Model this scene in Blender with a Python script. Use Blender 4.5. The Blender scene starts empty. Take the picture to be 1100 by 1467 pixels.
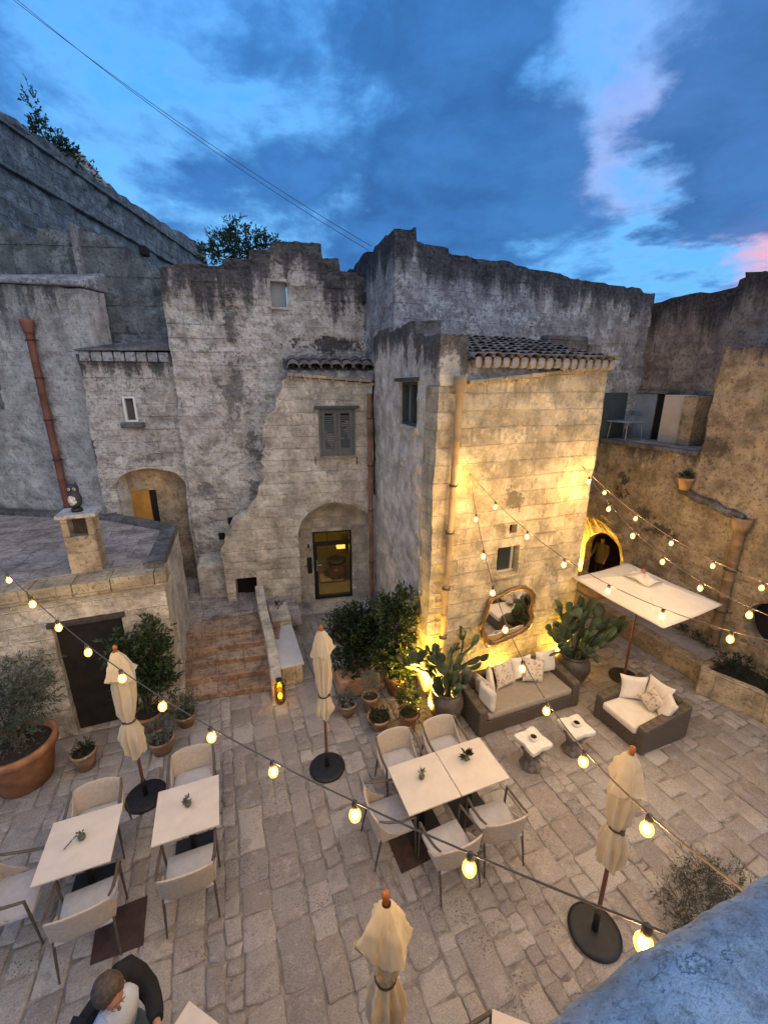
import bpy, bmesh, math, random
from mathutils import Vector, Matrix, noise
from mathutils.geometry import tessellate_polygon
C = bpy.context.scene
COL = C.collection
R = math.radians
PI = math.pi

# ---------------------------------------------------------------- camera
F = 605.; TH = R(16.6); H = 5.5; YAW = R(21)
c_, s_ = math.cos(TH), math.sin(TH); cy_, sy_ = math.cos(YAW), math.sin(YAW)
cam_d = bpy.data.cameras.new('camera'); cam = bpy.data.objects.new('camera', cam_d); COL.objects.link(cam)
cam.location = (0, 0, H); cam.rotation_euler = (R(90) - TH, 0, -YAW)
cam_d.sensor_fit = 'HORIZONTAL'; cam_d.sensor_width = 36; cam_d.lens = 36 * F / 1100
cam_d.clip_start = 0.02; cam_d.clip_end = 600
C.camera = cam

def ray(u, v):
    x = (u - 550) / F; y = -(v - 733) / F
    a, b, d = x, c_ + y * s_, -s_ + y * c_
    return Vector((a * cy_ + b * sy_, -a * sy_ + b * cy_, d))
def gz(u, v, z=0.):
    d = ray(u, v); t = (z - H) / d.z; return Vector((d.x * t, d.y * t, z))
def gx(u, v, x):
    d = ray(u, v); t = x / d.x; return Vector((x, d.y * t, H + d.z * t))
def gy(u, v, y):
    d = ray(u, v); t = y / d.y; return Vector((d.x * t, y, H + d.z * t))

class Frame:
    """a vertical wall plane: s runs along it, z up, n out of it towards the courtyard"""
    def __init__(f, x, y, ang):
        f.o = Vector((x, y, 0)); a = R(ang)
        f.d = Vector((math.cos(a), math.sin(a), 0)); f.n = Vector((math.sin(a), -math.cos(a), 0))
    def P(f, s, z, n=0.):
        return f.o + f.d * s + f.n * n + Vector((0, 0, z))
    def px(f, u, v, n=0.):
        d = ray(u, v); o = Vector((0, 0, H))
        t = ((f.o + f.n * n) - o).dot(f.n) / d.dot(f.n); p = o + d * t - f.o
        return (p.dot(f.d), p.z)

# ---------------------------------------------------------------- scene graph helpers
WM = {}
def link(o, parent=None):
    COL.objects.link(o)
    if parent is not None:
        o.parent = parent; o.matrix_parent_inverse = WM.get(parent.name, Matrix.Identity(4)).inverted()
        WM[o.name] = Matrix.Identity(4)
    else:
        WM[o.name] = o.matrix_basis.copy()
def tag(o, label=None, cat=None, group=None, kind=None):
    if label: o['label'] = label
    if cat: o['category'] = cat
    if group: o['group'] = group
    if kind: o['kind'] = kind
    return o
def thing(name, label, cat, loc=(0, 0, 0), rz=0., group=None):
    o = bpy.data.objects.new(name, None); o.empty_display_size = .2
    o.location = loc; o.rotation_euler = (0, 0, rz)
    link(o); tag(o, label, cat, group)
    return o
def local(o):
    """children of a prototype are modelled round the origin"""
    WM[o.name] = Matrix.Identity(4); return o
def copy_tree(o, parent=None):
    c = o.copy(); COL.objects.link(c)
    if parent is not None: c.parent = parent
    for ch in list(o.children): copy_tree(ch, c)
    return c

class MB:
    def __init__(m): m.v = []; m.f = []; m.sm = []; m.att = []; m.cur = 0.5; m.fa = []
    def add(m, vs, fs, smooth=False):
        b = len(m.v); m.v += [Vector(p) for p in vs]; m.att += [m.cur] * len(vs)
        m.f += [tuple(b + i for i in f) for f in fs]; m.sm += [smooth] * len(fs)
    def box(m, x0, x1, y0, y1, z0, z1, M=None):
        vs = [Vector(p) for p in ((x0, y0, z0), (x1, y0, z0), (x1, y1, z0), (x0, y1, z0), (x0, y0, z1), (x1, y0, z1), (x1, y1, z1), (x0, y1, z1))]
        if M is not None: vs = [M @ p for p in vs]
        m.add(vs, [(0, 3, 2, 1), (4, 5, 6, 7), (0, 1, 5, 4), (1, 2, 6, 5), (2, 3, 7, 6), (3, 0, 4, 7)])
    def fbox(m, fr, s0, s1, z0, z1, n0, n1):
        vs = [fr.P(s, z, n) for z in (z0, z1) for (s, n) in ((s0, n1), (s1, n1), (s1, n0), (s0, n0))]
        m.add(vs, [(0, 3, 2, 1), (4, 5, 6, 7), (0, 1, 5, 4), (1, 2, 6, 5), (2, 3, 7, 6), (3, 0, 4, 7)])
    def hexa(m, p):
        m.add(p, [(0, 3, 2, 1), (4, 5, 6, 7), (0, 1, 5, 4), (1, 2, 6, 5), (2, 3, 7, 6), (3, 0, 4, 7)])
    def prism(m, poly, z0, z1):
        n = len(poly); vs = [(p[0], p[1], z0) for p in poly] + [(p[0], p[1], z1) for p in poly]
        m.add(vs, [tuple(range(n - 1, -1, -1)), tuple(range(n, 2 * n))] + [(i, (i + 1) % n, n + (i + 1) % n, n + i) for i in range(n)])
    def tube(m, pts, rad, seg=8, cap=True, smooth=True, flat=1.):
        pts = [Vector(p) for p in pts]; n = len(pts)
        if not isinstance(rad, (list, tuple)): rad = [rad] * n
        vs = []; up0 = None
        for i, p in enumerate(pts):
            t = (pts[min(i + 1, n - 1)] - pts[max(i - 1, 0)]).normalized()
            if up0 is None:
                up0 = Vector((0, 0, 1)) if abs(t.z) < .9 else Vector((1, 0, 0))
            a = t.cross(up0)
            if a.length < 1e-4: a = t.cross(Vector((0, 1, 0)))
            a.normalize(); b = a.cross(t).normalized(); up0 = b
            for k in range(seg):
                th = 2 * PI * k / seg
                vs.append(p + (a * math.cos(th) + b * math.sin(th) * flat) * rad[i])
        fs = [(i * seg + k, i * seg + (k + 1) % seg, (i + 1) * seg + (k + 1) % seg, (i + 1) * seg + k) for i in range(n - 1) for k in range(seg)]
        m.add(vs, fs, smooth)
        if cap:
            m.add(vs[:seg], [tuple(range(seg - 1, -1, -1))]); m.add(vs[-seg:], [tuple(range(seg))])
    def lathe(m, prof, o=(0, 0, 0), seg=24, wob=None, smooth=True, sx=1., sy=1.):
        o = Vector(o); vs = []; n = len(prof)
        for i, (r, z) in enumerate(prof):
            for k in range(seg):
                th = 2 * PI * k / seg; rr = r * (wob(th, z) if wob else 1.)
                vs.append(o + Vector((rr * math.cos(th) * sx, rr * math.sin(th) * sy, z)))
        fs = [(i * seg + k, i * seg + (k + 1) % seg, (i + 1) * seg + (k + 1) % seg, (i + 1) * seg + k) for i in range(n - 1) for k in range(seg)]
        m.add(vs, fs, smooth)
    def ball(m, o, r, sx=1, sy=1, sz=1, seg=12, rings=8, M=None):
        o = Vector(o); vs = []; fs = []
        for i in range(rings + 1):
            ph = PI * i / rings
            for k in range(seg):
                th = 2 * PI * k / seg
                p = Vector((r * sx * math.sin(ph) * math.cos(th), r * sy * math.sin(ph) * math.sin(th), -r * sz * math.cos(ph)))
                vs.append(o + (M @ p if M is not None else p))
        for i in range(rings):
            for k in range(seg):
                fs.append((i * seg + k, i * seg + (k + 1) % seg, (i + 1) * seg + (k + 1) % seg, (i + 1) * seg + k))
        m.add(vs, fs, True)
    def build(m, name, mat, parent=None, bevel=0., sub=0, solid=0., uv=False):
        me = bpy.data.meshes.new(name); me.from_pydata([tuple(p) for p in m.v], [], m.f)
        me.polygons.foreach_set('use_smooth', m.sm)
        a = me.attributes.new('tint', 'FLOAT', 'POINT'); a.data.foreach_set('value', m.att)
        me.update()
        if uv: box_uv(me)
        me.materials.append(mat)
        o = bpy.data.objects.new(name, me); link(o, parent)
        finish(o, bevel, sub, solid)
        return o
def finish(o, bevel=0., sub=0, solid=0.):
    if solid:
        s = o.modifiers.new('solid', 'SOLIDIFY'); s.thickness = solid; s.offset = 0
    if bevel:
        b = o.modifiers.new('bevel', 'BEVEL'); b.width = bevel; b.segments = 2; b.limit_method = 'ANGLE'; b.angle_limit = R(35)
    if sub:
        s = o.modifiers.new('sub', 'SUBSURF'); s.levels = sub; s.render_levels = sub

def box_uv(me):
    """metres: u along the wall, v up; flat faces x, y"""
    uv = me.uv_layers.new(name='UVMap')
    for p in me.polygons:
        n = p.normal
        if abs(n.z) > .75:
            for li in p.loop_indices:
                co = me.vertices[me.loops[li].vertex_index].co; uv.data[li].uv = (co.x, co.y)
        else:
            t = Vector((-n.y, n.x, 0)); 
            a = round(math.atan2(t.y, t.x) / R(6)) * R(6); t = Vector((math.cos(a), math.sin(a), 0))
            for li in p.loop_indices:
                co = me.vertices[me.loops[li].vertex_index].co; uv.data[li].uv = (co.dot(t), co.z)

def wall(name, fr, outline, thick, mat, parent=None, holes=(), rough=.02, grid=.22, top_j=.03, n0=0., wearspan=1.3, back=True, seed=0, relief=.02):
    """masonry slab: outline and holes in (s, z); the outer face at n0, thickness going in"""
    rnd = random.Random(seed + len(name))
    polys = [[Vector((s, z, 0)) for s, z in outline]] + [[Vector((s, z, 0)) for s, z in h] for h in holes]
    flat = [p for poly in polys for p in poly]
    tris = tessellate_polygon(polys)
    bm = bmesh.new()
    fv = [bm.verts.new((p.x, p.y, 0)) for p in flat]; bv = [bm.verts.new((p.x, p.y, thick)) for p in flat]
    def nf(vs):
        try: bm.faces.new(vs)
        except ValueError: pass
    for t in tris:
        nf([fv[i] for i in t]); nf([bv[i] for i in reversed(t)])
    k = 0
    for poly in polys:
        n = len(poly)
        for i in range(n):
            a, b = k + i, k + (i + 1) % n
            nf([fv[a], fv[b], bv[b], bv[a]])
        k += n
    bmesh.ops.recalc_face_normals(bm, faces=bm.faces)
    s0 = min(p.x for p in flat); s1 = max(p.x for p in flat); z0 = min(p.y for p in flat); z1 = max(p.y for p in flat)
    if grid:
        def cut(fs, axis, qs):
            if not qs or not fs: return
            k = len(qs) // 2; q = qs[k]
            co = (q, 0, 0) if axis == 0 else (0, q, 0); no = (1, 0, 0) if axis == 0 else (0, 1, 0)
            es = {e for f in fs for e in f.edges}; vs_ = {v for f in fs for v in f.verts}
            r = bmesh.ops.bisect_plane(bm, geom=list(vs_) + list(es) + fs, plane_co=co, plane_no=no, dist=.0005)
            al = {g_ for g_ in r['geom'] if isinstance(g_, bmesh.types.BMFace) and g_.is_valid} | {f for f in fs if f.is_valid}
            lo = [f for f in al if f.calc_center_median()[axis] < q]; hi = [f for f in al if f.calc_center_median()[axis] >= q]
            cut(lo, axis, qs[:k]); cut(hi, axis, qs[k + 1:])
        for axis, a, b in ((0, s0, s1), (1, z0, z1)):
            qs = []; q = a + grid
            while q < b - .02: qs.append(q); q += grid
            cut(bm.faces[:], axis, qs)
    out = outline
    def top(s):
        best = None; n = len(out)
        for i in range(n):
            (sa, za), (sb, zb) = out[i], out[(i + 1) % n]
            if min(sa, sb) - .01 <= s <= max(sa, sb) + .01 and abs(sa - sb) > 1e-5:
                z = za + (zb - za) * (min(max(s, min(sa, sb)), max(sa, sb)) - sa) / (sb - sa)
                if best is None or z > best: best = z
        return best if best is not None else z1
    me = bpy.data.meshes.new(name)
    wear = []
    for v in bm.verts:
        s, z, d = v.co.x, v.co.y, v.co.z
        tz = top(s); wear.append(max(0., 1 - (tz - z) / wearspan))
        w = fr.P(s, z, n0 - d)
        if rough:
            q = noise.noise_vector(w * 1.1) * rough * 1.1 + noise.noise_vector(w * 3.7) * rough * .7
            if relief and d < .01:
                ws = Vector((w.x, w.y, w.z * 2.2)); e = noise.fractal(ws * 2.6, .6, 2.1, 5) * relief; e -= relief * 1.3 * max(0., noise.noise(ws * 5.5 + Vector((3, 3, 3))) - .22); q -= fr.n * (-e)
            jz = 0.
            if tz - z < .02 and z > z0 + .3: jz = top_j * .45 * noise.noise(Vector((s * 2.3, seed, d * 2))) + top_j * 1.1 * noise.cell(Vector((s * 2.7, seed + 5, 0))) - top_j * .7 + top_j * .45 * noise.noise(Vector((s * 8.7, seed + 3, d)))
            w = w + Vector((q.x, q.y, q.z * .5 + jz))
        v.co = w
    bmesh.ops.recalc_face_normals(bm, faces=bm.faces)
    bm.to_mesh(me); bm.free()
    a = me.attributes.new('wear', 'FLOAT', 'POINT'); a.data.foreach_set('value', wear)
    me.update(); box_uv(me)
    me.materials.append(mat)
    o = bpy.data.objects.new(name, me); link(o, parent)
    return o

def arch(s0, s1, zb, zs, zc, n=10, point=0.):
    """an arched opening: base zb, springing zs, crown zc"""
    p = [(s0, zb)]
    for i in range(n + 1):
        t = i / n; x = s0 + (s1 - s0) * t
        h = math.sin(math.acos(max(-1, min(1, 1 - 2 * t)))) ** (1.)
        h = h * (1 - point) + (1 - abs(1 - 2 * t)) * point
        p.append((x, zs + (zc - zs) * h))
    p.append((s1, zb))
    return p
# ---------------------------------------------------------------- materials
class NT:
    def __init__(g, name):
        g.m = bpy.data.materials.new(name); g.m.use_nodes = True; g.t = g.m.node_tree; g.t.nodes.clear()
        g.out = g.t.nodes.new('ShaderNodeOutputMaterial')
    def n(g, typ, ins=None, **kw):
        nd = g.t.nodes.new('ShaderNode' + typ)
        for k, v in kw.items(): setattr(nd, k, v)
        for k, v in (ins or {}).items():
            s = nd.inputs[k]
            if isinstance(v, bpy.types.NodeSocket): g.t.links.new(v, s)
            else: s.default_value = v
        return nd
    def noise(g, vec, scale, detail=5, rough=.55, dist=0., dim='3D'):
        nd = g.n('TexNoise', {'Scale': scale, 'Detail': detail, 'Roughness': rough, 'Distortion': dist}, noise_dimensions=dim)
        if vec is not None: g.t.links.new(vec, nd.inputs['Vector'])
        return nd.outputs['Fac']
    def ramp(g, fac, a, b, va=0., vb=1.):
        nd = g.n('MapRange', {'Value': fac, 'From Min': a, 'From Max': b, 'To Min': va, 'To Max': vb}, interpolation_type='SMOOTHSTEP')
        return nd.outputs['Result']
    def math(g, op, a, b=0., c=0.):
        return g.n('Math', {0: a, 1: b, 2: c}, operation=op).outputs[0]
    def vm(g, op, a, b=(0, 0, 0)):
        nd = g.n('VectorMath', {0: a, 1: b}, operation=op)
        return nd.outputs['Value'] if op in ('DOT_PRODUCT', 'LENGTH') else nd.outputs[0]
    def mix(g, fac, a, b, blend='MIX'):
        nd = g.n('Mix', {0: fac}, data_type='RGBA', blend_type=blend)
        for i, v in ((6, a), (7, b)):
            if isinstance(v, bpy.types.NodeSocket): g.t.links.new(v, nd.inputs[i])
            else: nd.inputs[i].default_value = (*v[:3], 1)
        return nd.outputs[2]
    def bump(g, h, strength=.5, dist=.02, normal=None):
        ins = {'Height': h, 'Strength': strength, 'Distance': dist}
        if normal is not None: ins['Normal'] = normal
        return g.n('Bump', ins).outputs[0]
    def attr(g, name): return g.n('Attribute', attribute_name=name).outputs['Fac']
    def pos(g): return g.n('NewGeometry').outputs['Position']
    def bsdf(g, col, rough=.8, bump=None, metal=0., spec=.3, **kw):
        nd = g.n('BsdfPrincipled', {'Metallic': metal, 'Specular IOR Level': spec})
        for k, v in (('Base Color', col), ('Roughness', rough)):
            if isinstance(v, bpy.types.NodeSocket): g.t.links.new(v, nd.inputs[k])
            else: nd.inputs[k].default_value = (*v[:3], 1) if k == 'Base Color' else v
        if bump is not None: g.t.links.new(bump, nd.inputs['Normal'])
        for k, v in kw.items(): nd.inputs[k.replace('_', ' ')].default_value = v
        g.t.links.new(nd.outputs[0], g.out.inputs[0]); return nd

def stone(name, c1, c2, joint, bw=.52, bh=.27, jm=.014, stain=.5, top=.9, patch=.45, bump=.7, soil=(.05, .047, .045), spots=.5, pale=(.5, .47, .42), palea=.3, hole=.3, blots=(), sc=1., dirt=1., crack=0.):
    g = NT(name); P = g.pos()
    if sc != 1: P = g.vm('MULTIPLY', P, (sc, sc, sc))
    uv = g.n('UVMap').outputs[0]
    w1 = g.n('TexNoise', {'Vector': P, 'Scale': 1.3, 'Detail': 3.}).outputs['Color']
    w2 = g.n('TexNoise', {'Vector': P, 'Scale': 9., 'Detail': 3.}).outputs['Color']
    o = g.vm('ADD', g.vm('MULTIPLY', g.vm('SUBTRACT', w1, (.5, .5, .5)), (.10, .07, 0)), g.vm('MULTIPLY', g.vm('SUBTRACT', w2, (.5, .5, .5)), (.035, .03, 0)))
    uvw = g.vm('ADD', uv, o)
    br = g.n('TexBrick', {'Vector': uvw, 'Color1': (*c1, 1), 'Color2': (*c2, 1), 'Mortar': (*joint, 1), 'Scale': 1., 'Mortar Size': jm, 'Mortar Smooth': .6, 'Bias': 0., 'Brick Width': bw, 'Row Height': bh}, offset=.43, offset_frequency=2, squash=1.35, squash_frequency=3)
    big = g.noise(P, .55, 4, .6); mid = g.noise(P, 2.6, 6, .65); fine = g.noise(P, 15, 8, .7); grit = g.noise(P, 60, 4, .6)
    pm = g.ramp(g.noise(g.vm('ADD', P, (7, 3, 1)), .8, 5, .65), .5 + .25 * (1 - 2 * patch), .62 + .25 * (1 - 2 * patch))
    avg = tuple((a + b) / 2 for a, b in zip(c1, c2))
    col = g.mix(g.math('MULTIPLY', pm, .85), br.outputs['Color'], avg)
    col = g.mix(1., col, g.n('CombineColor', {0: g.ramp(mid, .32, .68, .60, 1.30), 1: g.ramp(mid, .32, .68, .59, 1.29), 2: g.ramp(mid, .32, .68, .58, 1.27)}).outputs[0], 'MULTIPLY')
    col = g.mix(g.math('MULTIPLY', g.ramp(g.math('ADD', g.math('MULTIPLY', g.noise(g.vm('ADD', P, (3, 9, 4)), 2.1, 7, .7), .7), g.math('MULTIPLY', fine, .3)), .50, .58), palea), col, pale)
    col = g.mix(g.ramp(fine, .55, .66, 0, palea * .6), col, pale)
    col = g.mix(g.ramp(fine, .48, .36, 0, .75 * dirt), col, tuple(x * .33 for x in avg))
    blot = g.noise(g.vm('ADD', P, (11, 2, 8)), 4.5, 8, .75); col = g.mix(g.ramp(blot, .54, .64, 0, (.25 + .5 * min(1, stain)) * dirt), col, tuple(x * .42 for x in avg))
    col = g.mix(g.ramp(grit, .47, .35, 0, .35), col, tuple(x * .4 for x in avg))
    # weather: black lichen running down from the coping, blotches, damp
    wear = g.attr('wear')
    stv = g.vm('MULTIPLY', P, (2.6, 2.6, .35)); st = g.noise(stv, 1., 7, .7)
    k = g.math('ADD', g.math('MULTIPLY', wear, top), g.math('MULTIPLY', g.math('SUBTRACT', st, .5), 1.7))
    k = g.math('ADD', k, g.math('MULTIPLY', g.math('SUBTRACT', fine, .5), 1.1))
    k = g.ramp(k, .36, .66, 0, .92)
    bl = g.math('ADD', g.math('MULTIPLY', big, .9), g.math('ADD', g.math('MULTIPLY', st, .5), g.math('MULTIPLY', fine, .45)))
    bl = g.ramp(bl, 1.12 - .2 * stain, 1.32 - .2 * stain, 0, .75 * min(1, stain * 1.4))
    sp = g.ramp(g.math('ADD', g.noise(P, 7, 6, .75), g.math('MULTIPLY', mid, .5)), .88, .98, 0, spots)
    m = g.math('MAXIMUM', g.math('MAXIMUM', k, bl), sp)
    sv = g.mix(g.ramp(g.math('ADD', g.math('MULTIPLY', fine, .6), g.math('MULTIPLY', blot, .4)), .40, .62), tuple(x * .55 for x in soil), tuple(x * 2.3 + .01 for x in soil)); col = g.mix(m, col, sv)
    bn_ = g.math('ADD', g.math('MULTIPLY', fine, .9), g.math('MULTIPLY', g.noise(g.vm('ADD', P, (1, 6, 2)), 3.4, 7, .72), 1.1))
    for c, rh, rv, am in blots:
        dv = g.vm('LENGTH', g.vm('MULTIPLY', g.vm('SUBTRACT', P, tuple(c)), (1 / rh, 1 / rh, 1 / rv)))
        q_ = g.math('ADD', g.math('MULTIPLY', bn_, 1.25), g.math('MULTIPLY', g.math('SUBTRACT', .6, dv), .5)); col = g.mix(g.math('MULTIPLY', g.ramp(q_, 1.26, 1.40, 0, am), g.ramp(dv, 1.5, .8)), col, soil)
    jn = g.math('MULTIPLY', g.math('SUBTRACT', 1., br.outputs['Fac']), g.math('SUBTRACT', 1., g.math('MULTIPLY', pm, .8)))
    vo = g.n('TexVoronoi', {'Vector': P, 'Scale': 11.}, feature='F1').outputs['Distance']
    pit = g.ramp(vo, .05, .22, 0, 1)
    pitm = g.math('MULTIPLY', g.math('SUBTRACT', 1., pit), g.ramp(mid, .45, .6))
    h = g.math('ADD', g.math('MULTIPLY', jn, .75), g.math('MULTIPLY', fine, .75))
    h = g.math('ADD', h, g.math('ADD', g.math('MULTIPLY', mid, .9), g.math('MULTIPLY', grit, .16)))
    h = g.math('SUBTRACT', h, g.math('MULTIPLY', pitm, hole))
    if crack:
        ce = g.n('TexVoronoi', {'Vector': g.vm('ADD', P, g.vm('MULTIPLY', w2, (.35, .35, .35))), 'Scale': 1.1}, feature='DISTANCE_TO_EDGE').outputs['Distance']
        cr = g.math('MULTIPLY', g.ramp(ce, .022, .004), g.ramp(mid, .45, .6)); h = g.math('SUBTRACT', h, g.math('MULTIPLY', cr, crack)); col = g.mix(g.math('MULTIPLY', cr, .6), col, soil)
    g.bsdf(col, .92, g.bump(h, bump, .05), spec=.15)
    return g.m

def simple(name, col, rough=.6, var=.15, sc=6., bump=.0, bsc=30., metal=0., spec=.4, tint=0., **kw):
    g = NT(name); P = g.n('TexCoord').outputs['Object']
    f = g.noise(P, sc, 5, .6)
    c = g.mix(g.ramp(f, .3, .7), tuple(x * (1 - var) for x in col), tuple(min(1, x * (1 + var)) for x in col))
    if tint:
        c = g.mix(1., c, g.n('CombineColor', {i: g.ramp(g.attr('tint'), 0, 1, 1 - tint, 1 + tint) for i in range(3)}).outputs[0], 'MULTIPLY')
    b = g.bump(g.noise(P, bsc, 5, .6), bump, .01) if bump else None
    g.bsdf(c, rough, b, metal, spec, **kw)
    return g.m

M = {}
def _on(fr, u, v, n=0.): s, z = fr.px(u, v, n); return fr.P(s, z, n)
_fc, _fl, _fr = Frame(3.3, 9.83, -9), Frame(3.03, 5.69, 0), Frame(8.9, 9.3, -90)
BL_GREY = [(_on(_fc, 335, 560), .55, 1.1, .65), (_on(_fc, 362, 640), .35, .8, .7), (_on(_fc, 470, 492), 1.3, .35, .9), (_on(_fc, 330, 455), .25, .9, .7), (_on(_fc, 300, 700), .5, .4, .6), (_on(_fc, 365, 700), .3, .6, .7), (_on(_fc, 205, 555), .35, .2, .7), (_on(_fc, 205, 660), .6, .2, .6), (_on(_fc, 530, 470), .35, .9, .8)]
BL_LIT = [(_on(_fl, 735, 715), .28, .45, .75), (_on(_fl, 722, 755), .2, .3, .6), (_on(_fl, 705, 830), .35, .3, .5)]
BL_RIGHT = [(_on(_fr, 893, 690), .3, .6, .9), (_on(_fr, 945, 760), .9, .25, .85), (_on(_fr, 920, 735), .5, .25, .8), (_on(_fr, 1015, 640), .5, .5, .7)]
# pale tuff, lit; weathered grey tuff; plaster
M['lit'] = stone('tuff_ashlar', (.66, .565, .405), (.44, .365, .25), (.50, .42, .31), blots=BL_LIT, dirt=.45, stain=.1, top=.25, patch=.22, spots=.22, bump=.75, soil=(.13, .11, .085), pale=(.6, .53, .41), palea=.35)
M['warm'] = stone('tuff_rubble', (.72, .645, .53), (.47, .41, .325), (.66, .60, .50), dirt=.55, bw=.46, bh=.26, stain=.22, top=.3, patch=.3, spots=.4, bump=.8, soil=(.10, .09, .08), pale=(.58, .53, .46), palea=.4)
M['grey'] = stone('tuff_weathered', (.60, .56, .51), (.42, .39, .36), (.40, .37, .345), dirt=.85, blots=BL_GREY, stain=.5, top=.85, patch=.72, spots=.85, bump=.9, soil=(.035, .035, .038), pale=(.74, .70, .65), palea=.6, hole=.6)
M['side'] = stone('tuff_side_plaster', (.74, .675, .585), (.63, .575, .50), (.6, .55, .48), dirt=.35, stain=.25, top=.9, patch=.8, spots=.3, bump=.7, soil=(.05, .05, .052), pale=(.46, .44, .42), palea=.4, hole=.3)
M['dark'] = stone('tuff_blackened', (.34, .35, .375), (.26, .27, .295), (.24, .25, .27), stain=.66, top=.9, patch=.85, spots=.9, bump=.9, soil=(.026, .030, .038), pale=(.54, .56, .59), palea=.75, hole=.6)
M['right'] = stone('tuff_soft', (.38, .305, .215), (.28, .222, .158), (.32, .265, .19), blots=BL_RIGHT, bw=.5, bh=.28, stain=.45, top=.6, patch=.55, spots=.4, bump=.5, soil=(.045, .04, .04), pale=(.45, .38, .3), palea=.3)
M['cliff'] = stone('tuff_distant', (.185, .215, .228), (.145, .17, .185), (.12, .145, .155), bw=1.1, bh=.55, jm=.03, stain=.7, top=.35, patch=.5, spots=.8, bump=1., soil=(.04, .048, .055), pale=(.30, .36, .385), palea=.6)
M['wallgrey'] = stone('blotched_grey_plaster', (.50, .495, .485), (.42, .415, .41), (.40, .395, .39), dirt=.8, stain=.5, top=.5, patch=.85, spots=.75, bump=.7, soil=(.06, .062, .068), pale=(.48, .48, .48), palea=.55, hole=.3)
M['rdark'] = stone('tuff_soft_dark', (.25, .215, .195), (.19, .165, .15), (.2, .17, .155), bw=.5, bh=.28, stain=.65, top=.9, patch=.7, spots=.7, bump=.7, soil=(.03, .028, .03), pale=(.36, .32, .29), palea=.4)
M['plaster'] = stone('lime_plaster', (.50, .47, .43), (.47, .44, .40), (.48, .45, .41), stain=.18, top=.3, patch=1., spots=.25, bump=.4, soil=(.16, .15, .14), pale=(.6, .57, .53), palea=.35, hole=.1)
M['ledge'] = stone('sky_tinted_whitewash', (.50, .63, .74), (.46, .58, .69), (.48, .60, .71), stain=.3, top=0., patch=1., spots=.12, bump=.7, soil=(.2, .25, .32), pale=(.6, .67, .75), palea=.4, hole=.9, sc=4., crack=.6, dirt=.7)  # the blue of the dusk sky light is put into the whitewash colour
M['trim'] = stone('tuff_trim', (.48, .395, .27), (.36, .295, .2), (.3, .25, .18), bw=.42, bh=.5, stain=.1, top=0, patch=.5, spots=.15, bump=.5, soil=(.15, .12, .09), pale=(.6, .52, .38), palea=.2)
M['slate'] = stone('roof_flagstones', (.42, .355, .32), (.29, .25, .235), (.2, .175, .165), bw=.55, bh=.34, jm=.012, stain=.3, top=0, patch=.3, spots=.3, bump=.6, soil=(.07, .068, .075), pale=(.46, .44, .45), palea=.35)
M['coping'] = stone('dark_coping', (.15, .145, .15), (.11, .105, .11), (.09, .085, .085), bw=.7, bh=.4, stain=.3, top=0, patch=.5, spots=.3, bump=.6, soil=(.04, .04, .045), pale=(.3, .29, .3), palea=.3)
M['step'] = stone('step_blocks', (.42, .30, .205), (.30, .175, .11), (.2, .15, .12), bw=.36, bh=.5, jm=.01, stain=.2, top=0, patch=.12, spots=.2, bump=.55, soil=(.12, .1, .09), pale=(.5, .44, .37), palea=.4)

def paving_mat():
    g = NT('paving_limestone'); P = g.pos()
    t = g.attr('tint'); t2 = g.math('FRACT', g.math('MULTIPLY', t, 7.31)); big = g.noise(P, .35, 4, .6); mid = g.noise(P, 3.2, 6, .65); fine = g.noise(P, 17, 8, .72); grit = g.noise(P, 70, 4, .65)
    c = g.mix(t, (.265, .243, .218), (.48, .44, .395)); c = g.mix(g.ramp(t2, .5, .95, 0, .7), c, (.225, .205, .20)); c = g.mix(g.ramp(t2, .13, .02, 0, .85), c, (.58, .54, .49)); c = g.mix(g.ramp(t2, .30, .25, 0, .5), c, (.235, .185, .155))
    c = g.mix(g.ramp(big, .35, .65, 0, .35), c, (.22, .175, .145))
    c = g.mix(g.ramp(mid, .5, .62, 0, .55), c, (.22, .192, .172)); c = g.mix(g.ramp(g.noise(g.vm('ADD', P, (5, 1, 2)), 5.5, 7, .72), .53, .62, 0, .5), c, (.42, .38, .34))
    c = g.mix(g.ramp(fine, .54, .72, 0, .55), c, (.45, .40, .355)); c = g.mix(g.ramp(fine, .44, .3, 0, .6), c, (.11, .092, .085))
    c = g.mix(1., c, g.n('CombineColor', {i: g.ramp(grit, .3, .7, .74, 1.2) for i in range(3)}).outputs[0], 'MULTIPLY')
    pm = g.noise(P, 1.7, 4, .6); pv = g.n('TexVoronoi', {'Vector': P, 'Scale': 38.}, feature='F1').outputs['Distance']
    pit = g.math('MULTIPLY', g.ramp(pv, .34, .12), g.ramp(pm, .52, .62)); c = g.mix(g.math('MULTIPLY', pit, .75), c, (.07, .06, .055))
    h = g.math('ADD', g.math('MULTIPLY', fine, .6), g.math('ADD', g.math('MULTIPLY', mid, .8), g.math('MULTIPLY', grit, .15))); h = g.math('SUBTRACT', h, g.math('MULTIPLY', pit, .5))
    g.bsdf(c, g.ramp(fine, .3, .7, .42, .72), g.bump(h, .75, .025), spec=.4); return g.m
M['paving'] = paving_mat()
M['mortar'] = simple('joint_earth', (.235, .205, .18), .95, .35, 9, .6, 50)
M['ground'] = simple('earth_ground', (.14, .125, .11), .95, .3, .3, .3, 3)

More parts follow.
